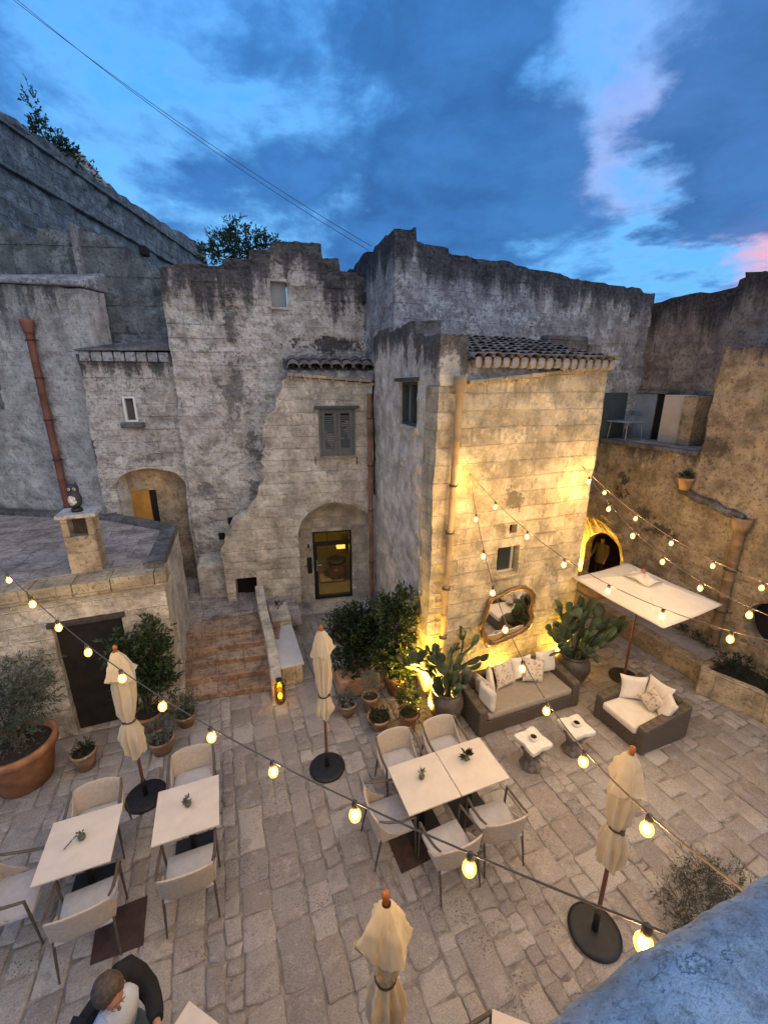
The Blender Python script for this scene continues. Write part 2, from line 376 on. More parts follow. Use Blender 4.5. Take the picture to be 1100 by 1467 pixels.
def tile_mat(name='roof_tile_clay', a=(.20, .165, .15), b=(.085, .08, .085)):
    g = NT(name); P = g.pos(); t = g.attr('tint'); f = g.noise(P, 6, 7, .7); f2 = g.noise(P, 24, 6, .7)
    c = g.mix(t, a, b); c = g.mix(g.ramp(f, .5, .66, 0, .75), c, (.33, .33, .33)); c = g.mix(g.ramp(f2, .5, .7, 0, .6), c, (.03, .03, .034))
    g.bsdf(c, .9, g.bump(f2, .6, .02), spec=.2); return g.m
M['tile'] = tile_mat()
M['tile_fill'] = simple('tile_mortar', (.30, .275, .25), .9, .25, 9, .5, 30)
M['terracotta'] = simple('terracotta', (.36, .165, .085), .8, .28, 5, .35, 40, spec=.25)
M['terra_pale'] = simple('terracotta_pale', (.36, .22, .135), .85, .3, 6, .35, 40, spec=.2)
M['jar'] = simple('glazed_jar', (.085, .068, .055), .45, .35, 5, .3, 30, spec=.45)
M['soil'] = simple('soil', (.035, .028, .022), .95, .4, 20, .8, 60)
M['pipe'] = simple('clay_pipe', (.24, .125, .08), .75, .3, 4, .3, 30)
M['pipe_red'] = simple('red_clay_pipe', (.20, .085, .062), .7, .25, 4, .3, 30)
M['pipe_buff'] = simple('brown_clay_pipe', (.24, .165, .105), .8, .3, 4, .3, 30)
M['slab'] = simple('smooth_stone_slab', (.50, .48, .48), .6, .08, 5, .1, 40)
M['pipe_lit'] = simple('buff_clay_pipe', (.36, .25, .145), .75, .2, 4, .3, 30)
M['iron'] = simple('black_iron', (.013, .014, .016), .55, .3, 20, .15, 80)
M['rust'] = simple('rusted_plate', (.055, .030, .024), .75, .3, 7, .3, 60)
M['bracket'] = simple('dark_bracket', (.05, .04, .035), .7, .3, 20)
M['wood_dark'] = simple('stained_wood', (.15, .055, .03), .5, .3, 9, .2, 40)
M['wood_ball'] = simple('varnished_wood', (.30, .095, .035), .35, .2, 9)
M['wood_door'] = simple('ochre_door_wood', (.42, .20, .035), .6, .2, 4, .3, 30)
M['black_wood'] = simple('dark_brown_door', (.022, .016, .012), .6, .3, 5, .2, 30)
M['shutter'] = simple('grey_green_paint', (.115, .125, .118), .6, .12, 5, .2, 40)
M['frame_dark'] = simple('dark_green_paint', (.055, .068, .062), .6, .15, 5, .2, 40)
M['frame_white'] = simple('white_paint', (.72, .71, .68), .5, .06, 5)
M['blind'] = simple('grey_blind', (.27, .28, .28), .7, .1, 4)
M['curtain'] = simple('brown_screen', (.085, .075, .075), .8, .1, 4)
M['panel_pale'] = simple('pale_shutter_panel', (.52, .46, .38), .7, .1, 3, .1)
M['panel_blue'] = simple('weathered_blue_door', (.20, .25, .31), .65, .2, 3, .1)
M['teal'] = simple('dark_teal_door', (.04, .06, .07), .65, .15, 3)
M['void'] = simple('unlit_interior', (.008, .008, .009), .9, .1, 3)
M['room'] = simple('interior_plaster', (.28, .25, .19), .85, .1, 3)
M['room_brown'] = simple('brown_interior', (.12, .075, .05), .85, .2, 3)
M['table'] = simple('stone_table_top', (.60, .535, .46), .5, .06, 7, .06, 60, spec=.4)
M['chair_back'] = simple('tan_weave', (.48, .41, .335), .85, .1, 30, .4, 160)
M['chair_seat'] = simple('grey_seat_cloth', (.42, .41, .415), .9, .07, 20, .3, 140)
M['chair_arm'] = simple('brown_arm_rail', (.095, .075, .06), .6, .2, 12)
M['wicker'] = None
def wicker():
    g = NT('wicker_weave'); P = g.n('TexCoord').outputs['Object']
    w = g.n('TexWave', {'Vector': P, 'Scale': 14., 'Distortion': 2., 'Detail': 2.}, wave_type='BANDS', bands_direction='Z').outputs['Fac']
    w2 = g.n('TexWave', {'Vector': P, 'Scale': 9., 'Distortion': 1.}, wave_type='BANDS', bands_direction='DIAGONAL').outputs['Fac']
    f = g.noise(P, 9, 4)
    c = g.mix(w, (.075, .058, .044), (.125, .10, .078)); c = g.mix(g.ramp(f, .4, .7, 0, .5), c, (.09, .07, .052))
    g.bsdf(c, .7, g.bump(g.math('ADD', w, w2), .5, .006), spec=.3); return g.m
M['wicker'] = wicker()
M['cush_taupe'] = simple('taupe_cushion', (.275, .235, .19), .9, .08, 12, .3, 140)
M['cush_white'] = simple('cream_cushion', (.68, .625, .55), .9, .06, 8, .25, 120)
def patterned():
    g = NT('floral_cushion'); P = g.n('TexCoord').outputs['Object']
    v = g.n('TexVoronoi', {'Vector': g.vm('ADD', P, g.vm('MULTIPLY', g.n('TexNoise', {'Vector': P, 'Scale': 14.}).outputs['Color'], (.06, .06, .06))), 'Scale': 22.}, feature='F1').outputs['Distance']
    n_ = g.noise(P, 30, 4)
    m = g.math('MULTIPLY', g.ramp(v, .55, .3), g.ramp(n_, .42, .55))
    g.bsdf(g.mix(m, (.56, .49, .39), (.25, .175, .12)), .9, g.bump(n_, .2, .01), spec=.2); return g.m
M['cush_pattern'] = patterned()
def canvas(name, col, var=.1, trans=.25):
    g = NT(name); P = g.n('TexCoord').outputs['Object']; f = g.noise(P, 5, 6, .6)
    c = g.mix(g.ramp(f, .3, .7), tuple(x * (1 - var) for x in col), col)
    d = g.n('BsdfDiffuse', {'Color': c, 'Roughness': .5, 'Normal': g.bump(g.noise(P, 120, 3), .15, .004)})
    t = g.n('BsdfTranslucent', {'Color': c})
    mx = g.n('MixShader', {0: trans, 1: d.outputs[0], 2: t.outputs[0]})
    g.t.links.new(mx.outputs[0], g.out.inputs[0]); return g.m
M['canvas'] = canvas('cream_canvas', (.70, .605, .455))
M['canvas_white'] = canvas('white_canvas', (.72, .69, .66), trans=.3)
M['marble'] = simple('white_carved_stone', (.66, .63, .56), .6, .12, 7, .4, 25)
M['coral'] = simple('rough_stone_base', (.16, .135, .11), .9, .4, 12, .8, 30)
M['coffee'] = simple('black_glass_dish', (.008, .008, .009), .15, .1, 3)
M['gilt'] = simple('gilded_wood', (.20, .12, .05), .35, .3, 12, .4, 25, metal=.35)
M['paper'] = simple('white_paper', (.8, .79, .76), .7, .03, 3)
M['cable'] = simple('brown_cable', (.15, .11, .085), .6, .15, 12)
M['wire'] = simple('black_wire', (.04, .07, .13), .6, .1, 3)
M['lamp_metal'] = simple('lamp_metal', (.05, .045, .04), .4, .1, 3, metal=.7)
M['owl_dark'] = simple('owl_dark_paint', (.03, .034, .042), .6, .2, 9)
M['owl_white'] = simple('owl_white_paint', (.5, .49, .46), .6, .5, 40)
M['skin'] = simple('skin', (.42, .225, .15), .55, .08, 20, spec=.35)
M['hair'] = simple('dark_brown_hair', (.07, .05, .04), .55, .3, 40, .5, 60)
M['hair_black'] = simple('black_hair', (.012, .01, .009), .5, .3, 40, .4, 60)
M['jacket'] = simple('navy_jacket_cloth', (.010, .011, .016), .85, .2, 20, .3, 60)
M['shirt'] = simple('pale_blue_shirt_cloth', (.50, .56, .68), .85, .05, 12, .3, 40)
M['jeans'] = simple('blue_denim', (.07, .11, .18), .85, .15, 30, .3, 100)
M['olive_coat'] = simple('olive_coat_cloth', (.13, .11, .055), .85, .15, 12, .3, 40)
M['trousers'] = simple('dark_trousers', (.02, .02, .022), .85, .15, 12)
def glass(name, tint=(1, 1, 1), mixv=.12, rough=.02):
    g = NT(name)
    t = g.n('BsdfTransparent', {'Color': (*tint, 1)}); gl = g.n('BsdfGlossy', {'Roughness': rough, 'Color': (.9, .95, 1, 1)})
    mx = g.n('MixShader', {0: mixv, 1: t.outputs[0], 2: gl.outputs[0]}); g.t.links.new(mx.outputs[0], g.out.inputs[0]); return g.m
M['glass'] = glass('door_glass', (.75, .75, .72), .06)
M['bottle_glass'] = glass('olive_bottle_glass', (.62, .47, .12), .08, .08)
M['win_glass'] = simple('window_glass', (.03, .035, .04), .12, .1, 2, spec=.5)
def mirror():
    g = NT('mirror_glass'); g.bsdf((.82, .80, .76), .03, metal=1.); return g.m
M['mirror'] = mirror()
def emit(name, col, st):
    g = NT(name); e = g.n('Emission', {'Color': (*col, 1), 'Strength': st}); g.t.links.new(e.outputs[0], g.out.inputs[0]); return g.m
M['filament'] = emit('bulb_core_glow', (1., .80, .40), 40.); M['filament'].cycles.emission_sampling = 'NONE'
def shell():
    g = NT('amber_bulb_glass'); e = g.n('Emission', {'Color': (1., .56, .10, 1), 'Strength': 1.5}); t = g.n('BsdfTransparent', {'Color': (1, .9, .65, 1)})
    a = g.n('AddShader', {0: e.outputs[0], 1: t.outputs[0]}); g.t.links.new(a.outputs[0], g.out.inputs[0]); g.m.cycles.emission_sampling = 'NONE'; return g.m
M['bulb'] = shell()
M['lampshade'] = emit('lit_lampshade', (1., .62, .10), 2.4); M['lampshade'].cycles.emission_sampling = 'NONE'
M['flame'] = emit('lantern_flame', (1., .62, .10), 9.)
M['spot_lens'] = emit('uplight_lens', (1., .75, .3), 20.); M['spot_lens'].cycles.emission_sampling = 'NONE'

def leaf(name, a, b, rough=.45, trans=.18):
    g = NT(name); t = g.attr('tint')
    c = g.mix(t, a, b)
    p = g.n('BsdfPrincipled', {'Base Color': c, 'Roughness': rough, 'Specular IOR Level': .35})
    tr = g.n('BsdfTranslucent', {'Color': g.mix(.5, c, (.12, .16, .03))})
    mx = g.n('MixShader', {0: trans, 1: p.outputs[0], 2: tr.outputs[0]}); g.t.links.new(mx.outputs[0], g.out.inputs[0]); return g.m
M['laurel'] = leaf('laurel_leaf', (.012, .026, .011), (.045, .072, .025))
M['laurel_dark'] = leaf('dark_laurel_leaf', (.007, .015, .008), (.026, .044, .018))
M['olive'] = leaf('olive_leaf', (.05, .065, .048), (.11, .13, .10), .6)
M['silver'] = leaf('silver_leaf', (.09, .105, .095), (.17, .18, .16), .7)
M['grassy'] = leaf('spiky_leaf', (.035, .05, .028), (.09, .11, .055))
M['dry'] = leaf('dusty_shrub_leaf', (.04, .045, .03), (.10, .095, .065), .7)
M['wild'] = leaf('wild_caper_leaf', (.012, .028, .02), (.03, .055, .03))
M['bark'] = simple('bark', (.075, .058, .045), .9, .3, 12, .6, 40)
M['cactus'] = simple('cactus_skin', (.052, .075, .042), .55, .22, 6, .2, 30, tint=.25, spec=.35)
SKY = 1.0; EXPO = .3
GLOW = (.52, .59, .76)
CLOUDS = [(480, 130, 24, .06), (640, 320, 14, .09), (150, 330, 12, .05), (150, 90, 13, -.10), (30, 150, 10, .05), (830, 150, 9, -.07), (900, 245, 6, -.07), (800, 300, 6, .05), (1080, 60, 12, .07), (1060, 200, 9, .10), (1050, 310, 6, .11), (985, 385, 8, -.09), (720, 40, 12, .02), (780, 240, 7, .06), (930, 330, 6, .06)]
PINKS = [(880, 270, 6, .6), (930, 210, 7, .6), (1060, 70, 14, .35), (850, 150, 9, .3)]
WB = 18.
UPS = [((2.70, 5.42, .0), (3.35, 5.72, 2.6), 560, 150, 'small black uplight among the pots at the left corner of the floodlit wall'),
       ((6.22, 5.46, .0), (5.75, 5.72, 2.2), 210, 150, 'small black uplight behind the cactus jar at the right corner of the floodlit wall'),
       ((4.45, 5.52, .0), (4.45, 5.72, 2.8), 90, 150, 'small black uplight added unseen behind the wicker sofa back to even the wall wash'),  # fixture added out of sight to fill the middle of the wall wash
       ((9.08, 8.70, .02), (9.06, 8.0, 2.0), 1100, 110, 'small black uplight on the floor inside the arched passage')]
LAMPS = [('lantern_light', (.53, 6.62, .2), 3.), ('lamp_light', tuple(Frame(3.397, 9.81, -9).P(-.95, 1.25, -.85)), 20.), ('niche_light', (-1.62, 10.55, 3.25), 2.2), ('wall_glow', (3.50, 5.46, 4.1), 8.), ('wall_glow', (6.15, 5.46, 4.0), 2.5)]
# ---------------------------------------------------------------- ground and paving
rnd = random.Random(5)
m = MB(); m.add([(-150, -150, -.03), (150, -150, -.03), (150, 150, -.03), (-150, 150, -.03)], [(0, 1, 2, 3)])
tag(m.build('ground', M['ground']), kind='structure')
m = MB(); m.add([(-7.5, -1.2, -.016), (9.3, -1.2, -.016), (9.3, 10.2, -.016), (-7.5, 10.2, -.016)], [(0, 1, 2, 3)])
tag(m.build('courtyard_joints', M['mortar']), kind='structure')
def covered(x, y):
    return (3.25 < x < 6.1 and y > 5.85) or (x < -1.25 and y > 7.2) or x > 8.95 or (3.0 < x < 6.2 and y > 8.2) or y > 9.75 or (x < .35 and x > -1 and y > 7.3)
def pave(m, x0, x1, y0, y1):
    g_ = rnd.uniform(.003, .007); w, l = x1 - x0, y1 - y0
    r_ = min(w, l) * rnd.uniform(.05, .14)
    pts = []
    for cx, cy, a0 in ((x1 - g_ - r_, y1 - g_ - r_, 0), (x0 + g_ + r_, y1 - g_ - r_, 90), (x0 + g_ + r_, y0 + g_ + r_, 180), (x1 - g_ - r_, y0 + g_ + r_, 270)):
        jx, jy = rnd.uniform(-.02, .02), rnd.uniform(-.02, .02)
        for k in range(3):
            a = R(a0 + 45 * k); pts.append(Vector((cx + jx + r_ * math.cos(a), cy + jy + r_ * math.sin(a), 0)))
    # mid-edge points keep the sides from being ruled straight
    q = []
    for i in range(12):
        q.append(pts[i])
        if i % 3 == 2:
            q.append((pts[i] + pts[(i + 1) % 12]) / 2 + Vector((rnd.uniform(-.014, .014), rnd.uniform(-.014, .014), 0)))
    n = len(q); c = sum(q, Vector()) / n
    h = rnd.gauss(0, .005); tx, ty = rnd.gauss(0, .012), rnd.gauss(0, .012)
    def zz(p): return h + (p.x - c.x) * tx + (p.y - c.y) * ty
    vs = [(p.x, p.y, -.03) for p in q]
    for ins, dz in ((.003, -.009), (.011, -.003), (.026, .001)):
        for p in q:
            d = c - p; pp = p + d.normalized() * ins; vs.append((pp.x, pp.y, zz(pp) + dz + rnd.uniform(-.0015, .0015)))
    vs.append((c.x, c.y, zz(c) + rnd.uniform(-.001, .004)))
    fs = []
    for j in range(3):
        for i in range(n): fs.append((j * n + i, j * n + (i + 1) % n, (j + 1) * n + (i + 1) % n, (j + 1) * n + i))
    for i in range(n): fs.append((3 * n + i, 3 * n + (i + 1) % n, 4 * n))
    m.cur = min(1, max(0, rnd.gauss(.45, .27))); m.add(vs, fs, True)
m = MB(); x = -7.2
while x < 8.95:
    w = rnd.choice((.18, .22, .27, .31, .37)) * rnd.uniform(.9, 1.1); y = -1.1 + rnd.uniform(-.3, 0)
    while y < 9.8:
        l = w * rnd.choice((.75, .95, 1.1, 1.35, 1.7)) * rnd.uniform(.9, 1.1)
        if l > w * 1.5 and w > .3 and rnd.random() < .35:
            for h_ in (0, 1):
                if not covered(x + w / 2, y + l / 2): pave(m, x + h_ * w / 2, x + (h_ + 1) * w / 2, y, y + l)
        elif not covered(x + w / 2, y + l / 2): pave(m, x, x + w, y, y + l)
        y += l
    x += w
tag(m.build('courtyard_paving', M['paving']), kind='structure')

def rect(fr, p0, p1, n=0.):
    """s, z range of an upright opening from two picture corners"""
    a = fr.px(*p0, n); b = fr.px(*p1, n)
    return min(a[0], b[0]), max(a[0], b[0]), min(a[1], b[1]), max(a[1], b[1])
def rpoly(q): return [(q[0], q[2]), (q[1], q[2]), (q[1], q[3]), (q[0], q[3])]
def tiles(parent, x0, x1, y0, y1, z0, z1, pitch, name='roof', fill=True, seed=1, fr=None, rows=None):
    """a roof of half-round clay tiles in rows running up the slope; the overlaps are real"""
    rn = random.Random(seed); m = MB(); fl = MB(); n = max(1, round((x1 - x0) / pitch)); L = math.hypot(y1 - y0, z1 - z0); k = rows or max(2, round(L / .33))
    T = (lambda p: p) if fr is None else (lambda p: fr.P(p[0], p[2], -p[1]))
    for i in range(n):
        xc = x0 + (i + .5) * (x1 - x0) / n
        for j in range(k):
            ta, tb = j / k - .0, (j + 1.28) / k
            if tb > 1: tb = 1
            r0, r1 = pitch * .60, pitch * .47; lift = rn.uniform(.0, .02); sx = rn.uniform(-.014, .014)
            m.cur = rn.random(); vs = []; S = 8
            for (t, rr, dz) in ((ta, r0, .03 + lift), (tb, r1, .0)):
                for ro in (1., .86):
                    for q in range(S + 1):
                        a = PI * q / S
                        vs.append(T((xc + sx + rr * ro * math.cos(a), y0 + (y1 - y0) * t, z0 + (z1 - z0) * t + dz + rr * ro * math.sin(a) * .75)))
            w = S + 1; fs = []
            for q in range(S):
                fs += [(q, q + 1, 2 * w + q + 1, 2 * w + q), (w + q + 1, w + q, 3 * w + q, 3 * w + q + 1), (q + 1, q, w + q, w + q + 1)]
            m.add(vs, fs, True)
        # channel tile between the cover rows
        m.cur = rn.random(); xg = x0 + i * (x1 - x0) / n; vs = []
        for t in (0., 1.):
            for q in range(7):
                a = PI + PI * q / 6; vs.append(T((xg + pitch * .42 * math.cos(a), y0 + .03 + (y1 - y0) * t, z0 + .05 + (z1 - z0) * t + pitch * .30 * math.sin(a))))
        m.add(vs, [(q, q + 1, 8 + q, 7 + q) for q in range(6)], True)
        if fill:
            vs = []; rr = pitch * rn.uniform(.33, .40); jit = rn.uniform(-.25, .3)
            for yy in (y0 + .035, y0 + .16):
                vs += [T((xc + rr * math.cos(PI * q / 6), yy, z0 + .02 + rr * math.sin(PI * q / 6) * .6)) for q in range(7)]
                vs += [T((xc + rr * math.cos(PI + PI * q / 6) * .95, yy, z0 - .035 + rr * math.sin(PI + PI * q / 6) * (1.15 + jit))) for q in range(1, 6)]
            fl.add(vs, [tuple(range(12)), tuple(range(23, 11, -1))] + [(a, (a + 1) % 12, 12 + (a + 1) % 12, 12 + a) for a in range(12)])
    o = m.build(name, M['tile'], parent)
    if fill: fl.build('tile_mortar', M['tile_fill'], o)
    return o
def drain(parent, p_top, p_bot, r, mat, hopper=True, bands=(.2, .45, .7, .9), n=(0, -1, 0), name='drainpipe'):
    p_top, p_bot = Vector(p_top), Vector(p_bot); m = MB()
    k = 7
    for i in range(k):
        a = p_top.lerp(p_bot, i / k); b = p_top.lerp(p_bot, (i + 1) / k)
        m.tube([a, a.lerp(b, .06), a.lerp(b, .07), b], [r * 1.09, r * 1.09, r, r * .98], 12)
    o = m.build(name, mat, parent)
    if hopper:
        m = MB(); m.lathe([(0, -.10), (r * 1.12, -.10), (r * 1.35, -.04), (r * 1.75, .10), (r * 1.85, .17), (r * 1.6, .17), (r * 1.3, .05), (0, .02)], p_top, 14)
        m.build('hopper', mat, o)
    for t in bands:
        m = MB(); q = p_top.lerp(p_bot, t); m.lathe([(r * 1.0, -.014), (r * 1.28, -.014), (r * 1.28, .014), (r * 1.0, .014)], q, 12)
        nn = Vector(n); sd = Vector((-nn.y, nn.x, 0)); m.tube([q + sd * r * 1.1, q + sd * (r + .06) - nn * r], .009, 5)
        m.build('pipe_bracket', M['bracket'], o)
    return o

# ---------------------------------------------------------------- the floodlit house (right of centre)
HL = thing('stone_house', 'floodlit honey coloured stone house with clay tile roof and a mirror on its front wall', 'house', (4.6, 6.9, 0))
FL = Frame(3.03, 5.69, 0)
FS = Frame(3.3, 9.2, -94.4)
w1 = rect(FL, (714, 785), (742, 820)); v1 = rect(FL, (731, 752), (741, 763))
wall('front_wall', FL, [(-.06, 0), (3.2, 0), (3.22, 5.78), (.0, 5.50)], .42, M['lit'], HL, holes=[rpoly(w1), rpoly(v1)], rough=.018, top_j=0., grid=.055, relief=.011)
sw = rect(FS, (573, 546), (596, 612))
pt = [FS.px(*p) for p in ((637, 475), (596, 477), (595, 460), (574, 464), (556, 470))]
sE = 3.52
ol = [(0, 0), (3.1, 0), (3.1, 5.51), (sE, 5.51), (sE, pt[0][1])] + [(min(p[0], sE - .1), p[1]) for p in pt[1:]] + [(0, pt[-1][1])]
wall('side_wall', FS, ol, .45, M['side'], HL, holes=[rpoly(sw)], rough=.022, top_j=.05, wearspan=1.0, grid=.09)
wall('flank_wall', Frame(6.245, 5.72, 90), [(0, 0), (2.3, 0), (2.3, 5.9), (0, 5.74)], .3, M['lit'], HL, rough=.02, n0=-.02)
m = MB(); m.box(6.27 - .5, 6.22 - .02, 5.75, 5.76, 5.6, 5.7)
# stone eave course, laid in separate slabs
m = MB(); xx = 3.5; rnd = random.Random(3)
while xx < 6.28:
    l = min(rnd.uniform(.28, .46), 6.30 - xx); z = 5.525 + (xx - 3.47) * .095
    m.hexa([FL.P(xx - 3.03 + a, z + b + a * .09, n) for b in (0, .055) for a, n in ((.006, .085 + rnd.uniform(-.012, .012)), (l - .006, .085 + rnd.uniform(-.012, .012)), (l - .006, -.2), (.006, -.2))])
    xx += l
m.build('eave_course', M['trim'], HL, bevel=.008, uv=True)
m = MB(); m.hexa([Vector(p) for p in ((3.47, 5.70, 5.57), (6.25, 5.70, 5.83), (6.25, 6.0, 5.83), (3.47, 6.0, 5.57), (3.47, 5.70, 5.86), (6.25, 5.70, 5.86), (6.25, 6.0, 5.95), (3.47, 6.0, 5.95))])
m.build('eave_fascia', M['dark'], HL, uv=True)
tiles(HL, 3.52, 6.27, 5.52, 8.02, 5.86, 6.42, .165, seed=4)
m = MB(); m.hexa([Vector(p) for p in ((3.5, 5.72, 5.84), (6.25, 5.72, 5.84), (6.25, 8.03, 6.36), (3.5, 8.03, 6.36), (3.5, 5.72, 5.87), (6.25, 5.72, 5.87), (6.25, 8.03, 6.39), (3.5, 8.03, 6.39))])
m.build('roof_bed', M['coping'], HL, uv=True)
# small ridge pieces of masonry standing on the roof
for a, b in (((786, 478), (842, 497)), ((846, 492), (862, 506))):
    p = gy(*a, 7.3); q = gy(*b, 7.3); m = MB(); m.box(p.x, q.x, 7.3, 7.55, q.z - .12, p.z); m.build('roof_upstand', M['coping'], HL, bevel=.03, uv=True)
# front window
m = MB(); d = -.13
for (a, b, c, e) in ((w1[0], w1[1], w1[2], w1[2] + .035), (w1[0], w1[1], w1[3] - .035, w1[3]), (w1[0], w1[0] + .035, w1[2] + .035, w1[3] - .035), (w1[1] - .09, w1[1] - .05, w1[2] + .035, w1[3] - .035)): m.fbox(FL, a, b, c, e, d - .05, d)
f = m.build('window', simple('buff_paint', (.46, .42, .31), .6, .08, 4), HL, bevel=.004)
m = MB(); m.fbox(FL, w1[0] + .03, w1[1] - .07, w1[2] + .03, w1[3] - .03, d - .04, d - .03); m.build('pane', M['win_glass'], f)
m = MB(); m.fbox(FL, w1[1] - .05, w1[1] - .005, w1[2], w1[3], d - .2, d - .02); m.build('shutter_leaf', M['shutter'], f)
m = MB(); m.fbox(FL, w1[0] - .02, w1[1] + .02, w1[2] - .05, w1[2] - .003, -.3, .03); m.build('sill', M['trim'], f, bevel=.01, uv=True)
m = MB(); m.fbox(FL, v1[0], v1[1], v1[2], v1[3], -.3, -.16); m.build('vent', M['void'], HL)
# side window: green lintel, frame, pale blind
m = MB(); q = sw
m.fbox(FS, q[0], q[0] + .06, q[2], q[3], -.2, -.04); m.fbox(FS, q[1] - .06, q[1], q[2], q[3], -.2, -.04); m.fbox(FS, q[0] + .06, q[1] - .06, q[3] - .06, q[3], -.2, -.04); m.fbox(FS, q[0] + .06, q[1] - .06, q[2], q[2] + .05, -.2, -.04)
m.fbox(FS, (q[0] + q[1]) / 2 - .03, (q[0] + q[1]) / 2 + .03, q[2] + .05, q[3] - .06, -.19, -.06)
f = m.build('window', M['frame_dark'], HL, bevel=.005)
m = MB(); m.fbox(FS, q[0] + .05, q[1] - .05, q[2] + .04, q[3] - .05, -.18, -.16); m.build('blind', M['blind'], f)
m = MB(); m.fbox(FS, q[0] - .08, q[1] + .08, q[3], q[3] + .06, -.1, .09); m.build('lintel', M['frame_dark'], f, bevel=.01)
m = MB(); m.fbox(FS, q[0] - .04, q[1] + .04, q[2] - .06, q[2], -.2, .04); m.build('sill', M['plaster'], f, bevel=.01, uv=True)
drain(HL, gy(659, 556, 5.58), gy(629, 985, 5.58), .052, M['pipe_lit'], bands=(.28, .43, .62, .8))
drain(HL, (3.12, 9.02, 5.35), (3.14, 9.02, .05), .052, M['pipe'], hopper=False, bands=(.1, .3, .5, .75), name='drainpipe')

# ---------------------------------------------------------------- high blue-grey house behind it
HB = thing('tall_stone_house', 'high weathered blue grey stone house rising behind the tiled roof of the floodlit house', 'house', (6, 9, 0))
FB6 = Frame(3.3, 8.05, 0)
top = [FB6.px(*p) for p in ((565, 322), (597, 327), (597.5, 346), (644, 356), (703, 371), (729, 375), (738, 380), (800, 389), (890, 406), (934, 418))]
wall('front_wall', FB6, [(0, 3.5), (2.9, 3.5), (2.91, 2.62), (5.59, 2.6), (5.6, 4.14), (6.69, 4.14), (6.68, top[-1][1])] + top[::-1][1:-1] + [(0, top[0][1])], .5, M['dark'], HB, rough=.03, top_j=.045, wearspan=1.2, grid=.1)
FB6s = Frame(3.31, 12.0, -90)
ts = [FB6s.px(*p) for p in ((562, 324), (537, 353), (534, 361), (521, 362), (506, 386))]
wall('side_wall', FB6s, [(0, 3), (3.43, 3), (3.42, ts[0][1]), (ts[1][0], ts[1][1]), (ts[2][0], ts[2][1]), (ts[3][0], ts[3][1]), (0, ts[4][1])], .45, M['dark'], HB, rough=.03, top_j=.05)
wall('lower_wall', Frame(6.2, 9.35, 0), [(-.5, 0), (2.69, 0), (2.69, 2.6), (-.5, 2.6)], .3, M['right'], HB, rough=.02)
m = MB(); m.box(6.2, 8.88, 8.56, 9.35, 2.62, 2.9); m.build('soffit', M['trim'], HB, uv=True)

# ---------------------------------------------------------------- house with the arched glass door
HA = thing('arched_house', 'pale stone house front with arched glass door and grey shutters below a short tiled roof', 'house', (1.6, 9.8, 0))
FB = Frame(3.3, 9.2, -9)
lf = [FB.px(*p) for p in ((413, 538), (408, 545), (405, 560), (392, 588), (379, 603), (377, 640), (376, 690), (371, 704), (353, 735), (333, 750), (322, 772), (319, 800))]
rj = random.Random(31); lf2 = [lf[0]]
for a_, b_ in zip(lf, lf[1:]):
    L_ = math.hypot(b_[0] - a_[0], b_[1] - a_[1]); k_ = max(1, round(L_ / .11))
    for i_ in range(1, k_ + 1):
        t_ = i_ / k_; lf2.append((a_[0] + (b_[0] - a_[0]) * t_ + rj.uniform(-.06, .05), a_[1] + (b_[1] - a_[1]) * t_ + rj.uniform(-.02, .02)))
lf2[-1] = lf[-1]; lf = lf2
tr = FB.px(553, 549)
a0 = FB.px(429, 800)[0]; a1 = FB.px(536, 800)[0]
ah = arch(a0, a1, .02, FB.px(430, 765)[1], FB.px(480, 719)[1], 22, .10)
ht = rect(FB, (336, 829), (370, 857))
wall('front_wall', FB, [(lf[-1][0] + .02, 0), (-.05, 0), (-.05, tr[1])] + lf, .61, M['warm'], HA, holes=[ah, rpoly(ht)], rough=.02, top_j=0, grid=.06, relief=.014)
m = MB(); m.fbox(FB, ht[0] - .1, ht[1] + .1, ht[2] - .1, ht[3] + .1, -.41, -.36); m.build('hatch', M['void'], HA)
# recess behind the arch, with the doorway in it
FD = Frame(*(FB.o + FB.n * -.62).xy, -9)
dr = rect(FD, (447, 762), (506, 881)); dr = (dr[0], dr[1], .06, dr[3])
wall('recess_wall', FD, [(a0 - .1, .01), (a1 + .1, .01), (a1 + .1, 3.25), (a0 - .1, 3.25)], .25, M['warm'], HA, holes=[rpoly(dr)], rough=.01, grid=.3)
m = MB(); e = .055; s0, s1, z0, z1 = dr; zt = z0 + (z1 - z0) * .81
m.fbox(FD, s0, s0 + e, z0, z1, -.12, -.03); m.fbox(FD, s1 - e, s1, z0, z1, -.12, -.03); m.fbox(FD, s0 + e, s1 - e, z1 - .05, z1, -.12, -.03); m.fbox(FD, s0 + e, s1 - e, zt - .04, zt + .05, -.12, -.025); m.fbox(FD, s0 + e, s1 - e, z0, z0 + .09, -.12, -.025)
m.fbox(FD, s0 + e, s0 + e + .05, z0 + .09, zt - .04, -.11, -.035); m.fbox(FD, s0 + .36, s0 + .385, zt + .05, z1 - .05, -.1, -.05)
dd = m.build('glass_door', M['iron'], HA, bevel=.004)
m = MB(); m.fbox(FD, s0 + e, s1 - e, z0 + .05, z1 - .03, -.085, -.075); m.build('pane', M['glass'], dd)
m = MB(); m.fbox(FD, s0 + e + .015, s0 + e + .05, z0 + .82, z0 + 1.12, -.03, -.015); hp = FD.P(s0 + e + .03, z0 + 1.0, .02); m.tube([hp, hp + FD.d * .12], .011, 8); m.ball(FD.P(s0 + e + .03, z0 + .86, -.005), .018); m.build('handle', simple('brushed_steel', (.5, .5, .5), .3, .1, 5, metal=1.), dd)
m = MB(); m.fbox(FD, s0 - .16, s0 - .045, z0 + .8, z0 + 1.24, 0.012, .04); ip = m.build('entry_panel', M['iron'], HA, bevel=.006)
